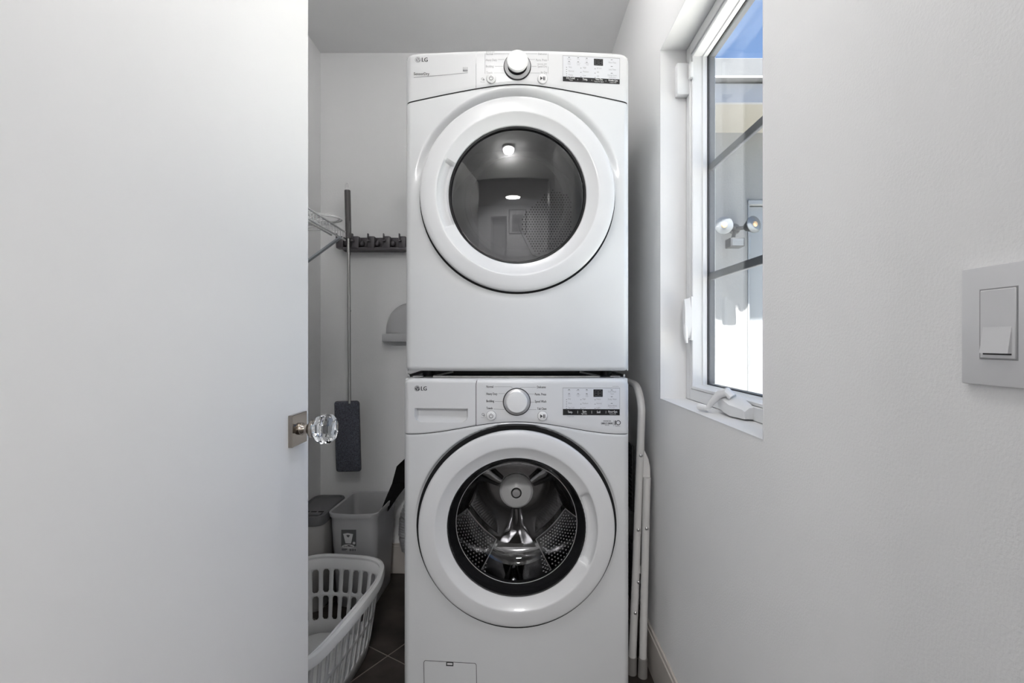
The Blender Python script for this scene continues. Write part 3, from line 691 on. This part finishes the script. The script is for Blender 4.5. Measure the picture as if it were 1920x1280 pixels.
# drain hatch, bottom left
def onf(px, py, off=.0006):
    sc = F/(WYF-.01)
    for _ in range(3):
        x = (px-966)/sc-WCX; z = H+(638-py)/sc; p = Wm.pf(x, z); sc = F/(WYF-p)
    return Vector((x+WCX, WYF-p-off, z))
q = Print(onf)
q.line(797, 1237.6, 891, 1243, 1.0, 8); q.line(891, 1243, 893, 1246, 1, 1); q.line(893, 1246, 894, 1299, 1.0, 4); q.line(797, 1237.6, 794.6, 1241, 1, 1); q.line(794.6, 1241, 795.5, 1299, 1.0, 4)
q.build('hatch_gap', M_DARK, was, smooth=False)
q = Print(lambda a, b: onf(a, b, .0008)); q.line(836.6, 1243.8, 850.2, 1244.4, 8, 3); q.build('hatch_notch', M_DARK, was, smooth=False)
q = Print(lambda a, b: onf(a, b, .0014)); q.line(838.6, 1243.6, 848.4, 1244, 3.4, 3); q.build('hatch_catch', M_PLASTIC, was, smooth=False)
knob_and_buttons(Wm, 969, 753, 778.6, .016)
logo(Wm, 782.2, 728, 5.2, 10.4)
P = Print(Wm.on)
for s_, x_, y_, w_, h_ in (('Normal', 912, 726.6, 13, 4.2), ('Heavy Duty', 912, 740.2, 20.5, 4.4), ('Bedding', 912, 753.6, 14.4, 4.4), ('Towels', 912, 767, 11.6, 4.4), ('Delicates', 1007, 727.4, 16.4, 4.2), ('Perm. Press', 1003, 741, 21, 4.4), ('Speed Wash', 1003, 754.4, 21.2, 4.4), ('Tub Clean', 1007.4, 768, 17, 4.4)): P.text(s_, x_, y_, w_, h_, .1)
P.build('dial_lettering', M_INK, was, smooth=False)
P = Print(Wm.on)
for a in ((927, 724.8, 958, 724.8), (958, 724.8, 961, 726.6), (934.5, 737.4, 947, 737.4), (928, 752.4, 942.5, 752.4), (925.5, 766.6, 946, 767.4), (978, 725.6, 1005, 725.6), (978, 725.6, 975, 727), (990.5, 738.4, 1002, 738.6), (995, 753.6, 1002, 753.6), (991, 767.6, 1005.5, 767.6)): P.line(*a, .6)
P.ring(905.8, 776.5, 1.6, 2.6, n=12); P.rect(906.5, 777, 909, 780.5, 1); P.text('Control', 902, 783.5, 8.6, 2.2)
P.text('WM3400', 1148, 725, 12, 1.6); P.text('*3 sec hold', 1063.5, 781.2, 12, 1.8)
P.build('fine_print', M_INK2, was, smooth=False)
R1 = [('Wash', 1064.4, 732.6, 5, 2), ('Rinse', 1081, 732.6, 5.4, 2), ('Spin', 1098.6, 732.6, 4, 2), ('Door', 1065, 740.6, 4.6, 2), ('Lock', 1065, 743.2, 4.6, 2), ('Control', 1080.6, 740.6, 7, 2), ('Lock', 1081.8, 743.2, 4.6, 2), ('Tub', 1098.8, 740.6, 3.4, 2), ('Clean', 1097.8, 743.2, 5.2, 2),
      ('Hot', 1065, 748.8, 5, 2.9), ('Warm', 1065, 757, 7, 2.9), ('Tap Cold', 1065, 765.2, 11.6, 2.9), ('High', 1092, 748.8, 5.8, 2.9), ('Medium', 1092, 757, 10.6, 2.9), ('Low', 1092, 765.2, 5.8, 2.9), ('Heavy', 1118.4, 748.8, 7.8, 2.9), ('Normal', 1118.4, 757, 9.6, 2.9), ('Light', 1118.4, 765.2, 7, 2.9)]
R2 = [('Cold Wash', 1140, 735, 15, 3), ('*Signal', 1144, 738.6, 7, 2), ('Delay Wash', 1140, 749.2, 16, 3), ('Extra Rinse', 1140, 761.2, 16.4, 3), ('*Pre Wash', 1142.6, 764.6, 10, 2)]
BA = [('Temp.', 1064.4, 773.8, 9.2, 4.2), ('Spin', 1092, 772.8, 7.4, 4.2), ('*Spin Only', 1089.6, 776.2, 11, 2.2), ('Soil', 1118.8, 773.8, 6.4, 4.2), ('Rinse+Spin', 1140.6, 772.8, 16.4, 3.8), ('*Control Lock', 1142, 776, 13, 2.2)]
display(Wm, 1055.6, 727.4, 1161.6, 777.6, 766.4, .004, R1, R2, BA, (1112.6, 729.4, 1130, 743.4))
P = Print(Wm.on); P.text('INVERTER', 1131.6, 790, 14, 2, .1); P.text('DIRECT DRIVE', 1127.4, 795.2, 21.4, 3.4, .15); P.text('MOTOR', 1134.4, 797.6, 7.6, 1.8); P.rect(1150.5, 787.5, 1150.9, 798.5, 1)
P.rect(1152.6, 788.2, 1154.4, 796.4, 1); P.rect(1153.4, 788.2, 1155, 789.6, 1); P.ring(1159.2, 792.2, 3.2, 4.6, n=24); P.text('WARRANTY', 1153.4, 799.4, 9.8, 1.6)
P.build('motor_badge', M_INK, was, smooth=False)

# ---- stacking kit between the machines
kt = thing('stacking_kit', 'dark metal stacking bracket between the dryer and the washer', 'bracket', (WCX, WYF+.3, .975))
for sg in (-1, 1):
    x_ = WCX+sg*.318
    m = MB(); m.rbox(x_-.018, x_+.018, WYF+.03, WYF+.60, .9745, .9765, .0006, 1); m.rbox(x_+sg*.014-.001, x_+sg*.014+.001, WYF+.03, WYF+.60, .9745, .985, .0006, 1)
    m.build('side_rail', M_GALV, kt)
    MB().rbox(x_-sg*.012-.016, x_-sg*.012+.016, WYF+.028, WYF+.05, .9765, .9805, .0008, 1).build('front_tab', M_GALV, kt)
    MB().tube([(WCX+sg*.20, WYF+.06, .9905), (WCX+sg*.26, WYF+.05, .9785)], .003, 6).build('diagonal_stay', M_GALV, kt)
    MB().lathe([(0, 0), (.006, 0), (.006, .004), (0, .005)], axis((x_+sg*.016, WYF+.04, .981), (sg, 0, 0)), 10).build('screw', M_GALV, kt)
MB().rbox(WCX-.26, WCX+.26, WYF+.034, WYF+.040, .9745, .980, .0006, 1).build('front_rail', M_GALV, kt)
MB().box(WCX-.30, WCX+.30, WYF+.09, WYF+.094, .9765, .9955).build('gap_dark_sheet', M_BLACK, kt, smooth=False)  # black sheet put in for the dark inside the gap

# ================================================================== STEP STOOL between washer and right wall
st = thing('step_stool', 'folded white tubular step stool standing between the washer and right wall', 'stool', (.405, 1.80, 0))
hp = [(.383, 1.607, .03), (.396, 1.607, .35), (.408, 1.607, .68), (.4135, 1.607, .84)]
for k in range(1, 8):
    a = PI/2*k/8; hp.append((.4145, 1.607+.10*(1-math.cos(a)), .84+.097*math.sin(a)))
hp += [(.415, 1.72, .938)]
full = hp+[(p[0], 2*1.80-p[1], p[2]) for p in hp[::-1]]
MB().tube(full, .0128, 14).build('hoop_frame', M_LADDER, st)
for yy in (1.592, 2.008):
    MB().tube([(.414, yy, .05), (.4265, yy, .60), (.428, yy, .645)], .0122, 14).build('leg', M_LADDER, st)
    f_ = MB(); f_.lathe([(0, 0), (.0155, 0), (.0145, .06), (.012, .062)], axis((.4132, yy, .0), (.0125, 0, .55)), 14); f_.build('rubber_foot', M_RUBBERG, st)
    f_ = MB(); y2 = 1.607 if yy < 1.8 else 1.993; f_.lathe([(0, 0), (.0155, 0), (.0145, .055), (.012, .057)], axis((.3822, y2, .0), (.013, 0, .32)), 14); f_.build('rubber_foot', M_RUBBERG, st)
# side cheek of the top step, then the ribbed treads folded flat
for yy in (1.60, 1.99):
    MB().prism([(.416, .63), (.4405, .645), (.4405, .675), (.434, .705), (.420, .735), (.413, .735)], -(yy+.010), -(yy), XZ).build('step_cheek', M_LADDER, st)
for z0, z1 in ((.52, .74), (.22, .42)):
    tr = MB().rbox(.396-.010, .404-.010, 1.625, 1.975, z0, z1, .003).build('tread', M_BLACK, st)
    rb = MB()
    for k in range(int((z1-z0)/.014)): rb.rbox(.3835, .387, 1.63, 1.97, z0+.006+k*.014, z0+.012+k*.014, .001, 1)
    rb.build('tread_ribs', M_BLACK, tr)
MB().rbox(.405, .409, 1.60, 1.99, .33, .355, .001, 1).build('cross_bar', M_LADDER, st)
for (x_, z_, y_) in ((.4085, .716, 1.594), (.4005, .475, 1.594), (.3905, .205, 1.594), (.4235, .485, 1.579), (.4005, .305, 1.594)):
    MB().lathe([(.0055, 0), (.0055, .0015), (.003, .004), (0, .0045)], axis((x_, y_+.0005, z_), (0, -1, 0)), 14).build('rivet', M_GALV, st)

# ================================================================== BACK WALL: rack, mop, dustpan
def bw(px, py, Y=2.25): return Vector(((px-966)*Y/F, Y, H+(638-py)*Y/F))
rk = thing('broom_rack', 'charcoal plastic broom rack with round grippers on the back wall', 'rack', (-.60, YB, 1.52))
zc = H+.448; x0 = -.822
pl = [(x0, zc-.008), (x0+.028, zc-.034), (x0+.45, zc-.034), (x0+.45, zc+.030), (x0, zc+.030)]
MB().prism(pl, -(YB), -(YB-.022), XZ).build('back_plate', M_GREYP, rk)
MB().rbox(x0+.03, x0+.45, YB-.058, YB-.02, zc-.034, zc-.020, .003).build('lower_ledge', M_GREYP, rk)
for k in range(6):
    bx = x0+.0+k*.0716
    b = MB().rbox(bx, bx+.034, YB-.060, YB-.02, zc-.026, zc+.030, .005).build('holder_block', M_GREYP, rk)
    m = MB(); m.rbox(bx+.004, bx+.009, YB-.072, YB-.055, zc+.005, zc+.040, .002); m.rbox(bx+.004, bx+.015, YB-.078, YB-.058, zc+.002, zc+.010, .002)
    m.build('fold_down_hook', M_GREYP, b)
    if k < 5: MB().lathe([(0, -.0135), (.007, -.011), (.0108, -.005), (.0115, 0), (.0108, .005), (.007, .011), (0, .0135)], axis((bx+.045, YB-.047, zc-.002), (.25, 0, 1)), 16).build('gripper_roller', M_GREYP, rk)
mp = thing('flat_mop', 'flat mop with blue-grey pad and steel pole hanging on the back wall', 'mop', (-.767, 2.235, .47))
ym = 2.232
A = bw(651.5, 357, ym); B = bw(653.5, 447, ym); Dn = bw(655.5, 756, ym)
MB().tube([A, B], [.0135, .0125], 14).build('grip', M_GRIP, mp)
P = Print(lambda a, b: bw(a, b, ym-.0137)); P.rect(655.2, 414, 655.9, 436, 1); P.build('grip_print', M_INK2, mp, smooth=False)
MB().tube([B, bw(654.2, 520, ym), Dn], .0072, 12).build('pole', M_POLE, mp)
MB().tube([bw(654.1, 473, ym), bw(654.1, 478, ym)], .0084, 12).build('pole_sleeve', M_POLE, mp)
MB().tube([bw(654.9, 581, ym), bw(654.9, 584, ym)], .0084, 12).build('pole_sleeve', M_POLE, mp)
top = bw(651, 357, ym); lp = [(top.x+.007*math.cos(2*PI*k/14), ym, top.z+.021+.013*math.sin(2*PI*k/14)) for k in range(14)]
m = MB().tube(lp, .0036, 8, True); m.lathe([(0, 0), (.0115, 0), (.010, .008), (.005, .012), (0, .012)], axis((top.x, ym, top.z-.001), (0, 0, 1)), 14); m.build('hanging_loop', M_KNOBW, mp)
hd = Matrix.Translation(bw(653.2, 817, ym+.02)) @ Matrix.Rotation(math.radians(-1.6), 4, 'Y') @ XZ
MB().prism(rrect(.096, .305, .010), -.012, .002, hd).build('head_plate', M_GRIP, mp)
pd = MB(); O = rrect(.112, .320, .012, 6)
pd.loft([[hd @ Vector((x*q, y*(1-(1-q)*.35), z)) for x, y in O] for q, z in ((.97, .001), (1, .004), (1, .010), (.97, .014), (.93, .016))], True, True)
pd.build('microfibre_pad', M_CLOTH, mp)
MB().tube([hd @ Vector((x*1.0, y*1.0, .007)) for x, y in O], .0022, 6, True).build('pad_binding', M_GRIP, mp)
bp = thing('dustpan', 'pale grey dustpan hanging on back wall, half hidden by the dryer', 'dustpan', (-.50, YB, 1.085))
dx0, dx1 = (720-966)*2.26/F, -.352; cxx = (dx0+dx1)/2; hwid = (dx1-dx0)/2; zt_, zb_ = H+(638-566)*2.26/F, H+(638-626)*2.26/F
def pan(u, v):
    a = PI*u; k = math.sin(v*PI/2); x_ = cxx-hwid*math.cos(a)*v; z_ = zb_+(zt_-zb_)*(math.sin(a)**.8)*v
    dep = .052*math.sqrt(max(0, 1-v**4))
    return (x_, YB-.006-dep, z_)
MB().grid(pan, 36, 14).build('pan_body', M_BIN, bp, angle=80, solid=.002)
MB().rbox(dx0-.006, dx1+.006, YB-.062, YB-.003, zb_-.036, zb_+.002, .004).build('pan_lip', M_BIN, bp)
MB().tube([(cxx, YB-.02, zt_-.01), (cxx, YB-.018, zt_+.10), (cxx, YB-.025, zt_+.18)], .010, 10).build('pan_handle', M_BIN, bp)

# ================================================================== WIRE SHELF on the left wall
sh = thing('wire_shelf', 'white coated wire shelf with slanted grey bracket on the left wall', 'shelf', (XL, 1.5, H+.36))
SX, SY0, SY1, SZ = -.612, 1.12, 1.765, H+.390      # front lip
def rod(name, a, b, r=.003, m=M_WIRE, par=sh): return MB().tube([a, b], r, 6).build(name, m, par)
rod('front_rod', (SX, SY0, SZ), (SX, SY1, SZ), .0034); rod('front_rod', (SX, SY0, SZ-.030), (SX, SY1, SZ-.030), .0034)
rod('deck_rod', (SX-.06, SY0, SZ-.004), (SX-.06, SY1-.04, SZ-.004), .0034); rod('deck_rod', (SX-.19, SY0, SZ-.004), (SX-.19, SY1-.03, SZ-.004), .0034); rod('deck_rod', (XL+.006, SY0, SZ-.004), (XL+.006, SY1-.03, SZ-.004), .0034)
rod('deck_rod', (SX-.012, SY0, SZ-.032), (SX-.012, SY1-.10, SZ-.032), .0036)
y_ = SY0+.01
while y_ < SY1:
    MB().tube([(XL+.004, y_, SZ), (SX-.003, y_, SZ+.001), (SX+.001, y_, SZ-.003), (SX+.001, y_, SZ-.030)], .0016, 6).build('cross_wire', M_WIRE, sh)
    y_ += .0254
MB().loft([[(SX+.006, 1.70+a, SZ-.034+b) for a, b in ((-.009, -.003), (.009, -.003), (.009, .004), (-.009, .004))], [(XL+.002, 1.70+a, SZ-.034-.222+b) for a, b in ((-.009, -.004), (.009, -.004), (.009, .004), (-.009, .004))]], True, True).build('bracket', M_WIREG, sh)
hoop = MB(); 
for rr, dz in ((.100, 0), (.094, .0045)):
    hoop.tube([(SX-.055+rr*math.cos(2*PI*k/40), 1.60+.062*math.sin(2*PI*k/40)*rr/.1, SZ+.0055+dz+.028*(.5+.5*math.cos(2*PI*k/40))*0+.012*(1-math.cos(2*PI*k/40+PI/2))*0) for k in range(40)], .0024, 6, True)
tag(hoop.build('wire_hoop', M_WIRE, loc=(SX-.055, 1.60, SZ+.003)), 'white double wire hoop lying on the wire shelf', 'hoop')

# ================================================================== BINS, BASKET
def bin_loops(cx, cy, zt_, specs, rot=0, n=6):
    L = []
    for (w_, d_, r_, z_) in specs:
        P = rrect(w_, d_, r_, n); L.append([(cx+x*math.cos(rot)-y*math.sin(rot), cy+x*math.sin(rot)+y*math.cos(rot), z_) for x, y in P])
    return L
bn = thing('wastebasket', 'open pale grey wastebasket with a picture sticker beside the washer', 'bin', (-.655, 2.125, 0))
rot = math.radians(-3); cxb, cyb = -.652, 2.128
def bowed(w_, d_, r_, z_, bw_=.016):
    P = rrect(w_, d_, r_, 6); out = []
    for x, y in P:
        s_ = (1-(x/(w_/2))**2)
        if y < -d_/4: y -= bw_*s_
        if y > d_/4: y += bw_*.4*s_
        out.append((cxb+x*math.cos(rot)-y*math.sin(rot), cyb+x*math.sin(rot)+y*math.cos(rot), z_))
    return out
ZT = .392
def dens(P):    # add points along straight runs so that the bow shows
    out = []
    for i, p in enumerate(P):
        q = P[(i+1) % len(P)]; out.append(p)
        if math.hypot(q[0]-p[0], q[1]-p[1]) > .05:
            for k in range(1, 8): out.append((lerp(p[0], q[0], k/8), lerp(p[1], q[1], k/8)))
    return out
_rr = rrect
def rrect_d(w, d, r, n=6): return dens(_rr(w, d, r, n))
def bowed(w_, d_, r_, z_, bw_=.018):
    out = []
    for x, y in rrect_d(w_, d_, r_):
        s_ = max(0, 1-(x/(w_/2))**2)
        if y < -d_/4: y -= bw_*s_
        elif y > d_/4: y += bw_*.4*s_
        out.append((cxb+x*math.cos(rot)-y*math.sin(rot), cyb+x*math.sin(rot)+y*math.cos(rot), z_))
    return out
w1, d1 = .196, .268
L = [bowed(w1-.035, d1-.050, .02, 0), bowed(w1-.031, d1-.046, .022, .006), bowed(w1, d1, .024, ZT-.022), bowed(w1+.010, d1+.010, .026, ZT-.020), bowed(w1+.014, d1+.014, .026, ZT-.004), bowed(w1+.010, d1+.010, .026, ZT), bowed(w1-.002, d1-.002, .022, ZT-.004), bowed(w1-.008, d1-.008, .020, ZT-.03), bowed(w1-.040, d1-.056, .018, .006)]
MB().loft(L, True, True).build('bin_body', M_BIN, bn, angle=40)
# sticker on the front
def onb(px, py, off=.0012):
    for Y in (2.0,): pass
    Y = 1.98
    for _ in range(4):
        z = H+(638-py)*Y/F; x = (px-966)*Y/F; t = (z-.006)/(ZT-.028); hd_ = lerp(d1-.046, d1, t)/2; hw_ = lerp(w1-.031, w1, t)/2
        xl = x-cxb+math.sin(-rot)*hd_; Y = cyb-hd_-.018*max(0, 1-(xl/hw_)**2)+xl*math.sin(rot)
    return Vector((x, Y-off, z))
P = Print(onb); P.rect(640, 992.5, 668, 1023.5, 10); P.build('sticker', M_LID, bn, smooth=False)
P = Print(lambda a, b: onb(a, b, .0018)); P.poly([(643.5, 1000), (652, 998.6), (662.2, 1000.6), (661.6, 1003), (658.5, 1018.3), (648, 1017.8), (644.3, 1002.6)]); P.poly([(653+11.5*math.cos(2*PI*k/20), 1023.5+3.8*math.sin(2*PI*k/20)) for k in range(20)]); P.ring(664, 1017.5, 0, 2.6, n=14); P.rect(653, 1027, 668, 1033, 2); P.build('sticker_print', M_KNOBW, bn, smooth=False)
P = Print(lambda a, b: onb(a, b, .0023)); P.text('Sterilite', 644.5, 1025, 17, 3.2)
for k in range(9): P.rect(654.2+k*1.5, 1027.8, 654.9+k*1.5+(k % 3)*.25, 1032.6, 1)
P.rect(641, 1028, 651, 1029.4, 1); P.rect(641, 1030.6, 649, 1031.4, 1); P.build('sticker_ink', M_INK, bn, smooth=False)
# lidded bin behind
lb = thing('lidded_bin', 'off-white bin with dark grey slotted lid, in the back left corner', 'bin', (-.834, 2.10, 0))
lx, ly2 = -.838, 2.095
MB().loft(bin_loops(lx, ly2, .35, [(.112, .25, .03, 0), (.116, .254, .032, .006), (.138, .285, .036, .352)]), True, True).build('bin_body', M_BINW, lb, angle=40)
MB().loft(bin_loops(lx, ly2, .35, [(.142, .292, .038, .350), (.146, .296, .040, .356), (.146, .296, .040, .376), (.138, .288, .036, .386), (.122, .270, .030, .388), (.118, .266, .028, .380), (.100, .250, .02, .378)]), True, True).build('lid', M_LID, lb, angle=35)
m = MB(); m.rbox(lx-.045, lx+.045, ly2-.105, ly2-.075, .3775, .384, .002); m.build('lid_handle', M_LID, lb)
for k in range(3): MB().box(lx-.04+k*.03, lx-.018+k*.03, ly2-.06, ly2-.050, .3775, .3792).build('lid_slot', M_BLACK, lb, smooth=False)
# black tool leaning out of the bin
bt = MB(); pts = [(-.556, 2.20, .36), (-.544, 2.19, .42), (-.518, 2.19, .475), (-.498, 2.19, .57)]
bt.loft([[(-.582, 2.13, .355), (-.553, 2.13, .348), (-.553, 2.16, .348), (-.582, 2.16, .355)], [(-.565, 2.15, .405), (-.515, 2.15, .405), (-.515, 2.18, .405), (-.565, 2.18, .405)], [(-.547, 2.18, .455), (-.475, 2.18, .455), (-.475, 2.21, .455), (-.547, 2.21, .455)], [(-.546, 2.18, .46), (-.46, 2.18, .46), (-.46, 2.21, .46), (-.546, 2.21, .46)], [(-.532, 2.20, .525), (-.45, 2.20, .525), (-.45, 2.23, .525), (-.532, 2.23, .525)], [(-.500, 2.20, .555), (-.44, 2.20, .555), (-.44, 2.23, .555), (-.50, 2.23, .555)]], True, True)
tag(bt.build('plastic_scoop', M_BLACKM, smooth=False, loc=(-.556, 2.15, .35)), 'black angular plastic tool leaning out of the open wastebasket', 'tool')
# foil vent hose behind the washer
fp_ = []; 
path = [Vector((-.470, 2.245, .14)), Vector((-.484, 2.245, .20)), Vector((-.480, 2.245, .28)), Vector((-.45, 2.245, .36)), Vector((-.40, 2.245, .42))]
pts = []; rr_ = []
for i in range(len(path)-1):
    for k in range(14):
        pts.append(path[i].lerp(path[i+1], k/14)); rr_.append(.050 if (k % 2) else .045)
tag(MB().tube(pts, rr_, 20).build('vent_hose', M_FOIL, loc=(-.47, 2.245, .14)), 'silver corrugated foil hose behind the left edge of the washer', 'hose')

# laundry basket
bk = thing('laundry_basket', 'white slotted plastic laundry basket on the floor by the open door', 'basket', (-.685, 1.52, 0))
ba = math.radians(-8); AX, AY = (math.cos(ba), math.sin(ba)), (-math.sin(ba), math.cos(ba)); BH = .268
def ring_pt(u, k, z):       # u 0..1 round the basket, k scale
    a = 2*PI*u; c_, s_ = math.cos(a), math.sin(a); ex = .52
    x = .186*k*math.copysign(abs(c_)**ex, c_); y = .345*(1-(1-k)*.6)*math.copysign(abs(s_)**ex, s_)
    return Vector((-.685+AX[0]*x+AY[0]*y, 1.52+AX[1]*x+AY[1]*y, z))
# even spacing along the outline
N0 = 2000; raw = [ring_pt(i/N0, 1, 0) for i in range(N0+1)]; acc = [0]
for i in range(N0): acc.append(acc[-1]+(raw[i+1]-raw[i]).length)
def upos(t):
    L_ = (t % 1)*acc[-1]; lo_, hi_ = 0, N0
    while hi_-lo_ > 1:
        m_ = (lo_+hi_)//2
        if acc[m_] <= L_: lo_ = m_
        else: hi_ = m_
    return (lo_+(L_-acc[lo_])/max(1e-9, acc[lo_+1]-acc[lo_]))/N0
def kz_(z): return lerp(.80, 1.0, (z/BH)**.8)
NC = 46; wall = MB()
def cellquad(u0, u1, z0, z1):
    du, ch = u1-u0, (u1-u0)*.14; us = [u0, u0+du*.20+ch, u1-du*.20-ch, u1]
    wall.add([ring_pt(upos(a), kz_(b), b) for b in (z0, z1) for a in us], [(i, i+1, i+5, i+4) for i in range(3)])
def cellhole(u0, u1, z0, z1, fu=.20, fz=.006):
    du, cu_ = (u1-u0), (u0+u1)/2; a0, a1 = u0+du*fu, u1-du*fu; ch = du*.14; cz_ = .007
    hole = [(a0, z0+fz+cz_), (a0+ch, z0+fz), (a1-ch, z0+fz), (a1, z0+fz+cz_), (a1, z1-fz-cz_), (a1-ch, z1-fz), (a0+ch, z1-fz), (a0, z1-fz-cz_)]
    outr = [(u0, z0), (a0+ch, z0), (a1-ch, z0), (u1, z0), (u1, z1), (a1-ch, z1), (a0+ch, z1), (u0, z1)]
    wall.add([ring_pt(upos(a), kz_(b), b) for a, b in outr+hole], [(i, (i+1) % 8, 8+(i+1) % 8, 8+i) for i in range(8)])
for i in range(NC):
    u0, u1 = i/NC, (i+1)/NC
    cellquad(u0, u1, .0, .042); cellhole(u0, u1, .042, .135); cellhole(u0, u1, .135, .229)
    cellquad(u0, u1, .229, BH)
wall.build('basket_wall', M_BASKET, bk, angle=50, solid=.0035, weld=True)
MB().loft([[ring_pt(upos(i/NC), kz_(0), 0) for i in range(NC)], [ring_pt(upos(i/NC), kz_(0)*.999, .004) for i in range(NC)]], True, True).build('basket_floor', M_BASKET, bk)
rl = []
for k_, z_ in ((.985, BH-.006), (.985, BH+.002), (1.03, BH+.007), (1.085, BH+.004), (1.105, BH-.004), (1.105, BH-.022), (1.09, BH-.022), (1.07, BH-.006)):
    row = []
    for i in range(96):
        u_ = upos(i/96); dy = abs(math.sin(2*PI*u_)); side = abs(math.cos(2*PI*u_))
        drop = .010*sstep(.86, .97, side)
        p = ring_pt(u_, 1, z_-drop); c_ = Vector((-.685, 1.52, p.z)); d_ = (p-c_); off = d_.normalized()*((k_-1)*.19); row.append(p+off)
    rl.append(row)
MB().loft(rl+[rl[0]]).build('basket_rim', M_BASKET, bk, angle=40)

# ================================================================== SMALL WALL ITEMS
sw = thing('light_switch', 'white rocker light switch with square plate on the right wall', 'switch', (XR, .434, H+.014))
py0, py1, pz0, pz1 = .375, .4925, H+.0145-.058, H+.0145+.058
pz1 = H+(638-506)*.4925/F; pz0 = H-(718-638)*.4925/F
MB().rbox(XR-.0065, XR, py0, py1, pz0, pz1, .0015).build('wall_plate', M_SWITCH, sw)
ry0, ry1 = .4375, .4715; rz1 = H+(638-545)*.4715/F; rz0 = H-(671-638)*.4715/F
MB().rbox(XR-.0078, XR-.006, ry0, ry1, rz0, rz1, .0008, 1).build('switch_frame', M_SWITCH, sw)
g_ = MB(); g_.box(XR-.0067, XR-.006, ry0-.0012, ry1+.0012, rz0-.0012, rz1+.0012); g_.build('frame_gap', M_INK2, sw, smooth=False)
zm = lerp(rz0, rz1, .52); y0_, y1_ = ry0+.0035, ry1-.0035
MB().add([(XR-.0078, y0_, rz1-.004), (XR-.0078, y1_, rz1-.004), (XR-.0072, y0_, zm), (XR-.0072, y1_, zm), (XR-.0115, y0_, rz0+.005), (XR-.0115, y1_, rz0+.005), (XR-.006, y0_, rz0+.005), (XR-.006, y1_, rz0+.005), (XR-.006, y0_, rz1-.004), (XR-.006, y1_, rz1-.004)],
    [(0, 1, 3, 2), (2, 3, 5, 4), (4, 5, 7, 6), (0, 2, 4, 6, 8), (1, 9, 7, 5, 3), (0, 8, 9, 1)]).build('rocker', M_SWITCH, sw, smooth=False)
MB().box(XR-.0080, XR-.0070, y0_, y1_, rz0+.0035, rz0+.0050).build('rocker_shadow_strip', M_DARK, sw, smooth=False)  # dark strip painting the shade under the rocker's lower edge
ws = thing('contact_sensor', 'white boxy contact sensor on the upper window jamb', 'sensor', (XR+.063, WY1-e, H+.80))
MB().rbox(XR+.0435, XR+.083, WY1-e-.026, WY1-e, H+.755, H+.853, .004).build('sensor_body', M_VINYL, ws)
MB().rbox(XR+.0745, XR+.0835, WY1-e-.052, WY1-e-.034, H+.795, H+.842, .002).build('magnet', M_VINYL, ws)

# hall picture, seen mirrored in the dryer glass
pc = thing('framed_picture', 'framed palm tree print on the hall wall, mirrored in dryer glass', 'picture', (.03, HY, 1.85))
m = MB()
for (a, b, c_, d_) in ((-.28, -.26, 1.42, 2.28), (.32, .34, 1.42, 2.28), (-.26, .32, 1.42, 1.44), (-.26, .32, 2.26, 2.28)): m.rbox(a, b, HY, HY+.025, c_, d_, .002, 1)
m.build('frame', M_BLACK, pc); MB().box(-.26, .32, HY, HY+.010, 1.44, 2.26).build('mat_board', M_TRIM, pc, smooth=False)
MB().box(-.17, .23, HY+.010, HY+.012, 1.49, 2.10).build('print', M_HALLF, pc, smooth=False)
P = MB().box(-.005, .012, HY+.012, HY+.013, 1.49, 1.86)
for k in range(11):
    a = 2*PI*k/11+.1; P.add([(.003, HY+.013, 1.88), (.003+.12*math.cos(a-.1), HY+.013, 1.88+.11*math.sin(a-.1)-.02), (.003+.12*math.cos(a+.22), HY+.013, 1.88+.11*math.sin(a+.22)-.02)], [(0, 1, 2)])
P.build('palm_shape', M_PALM, pc, smooth=False)
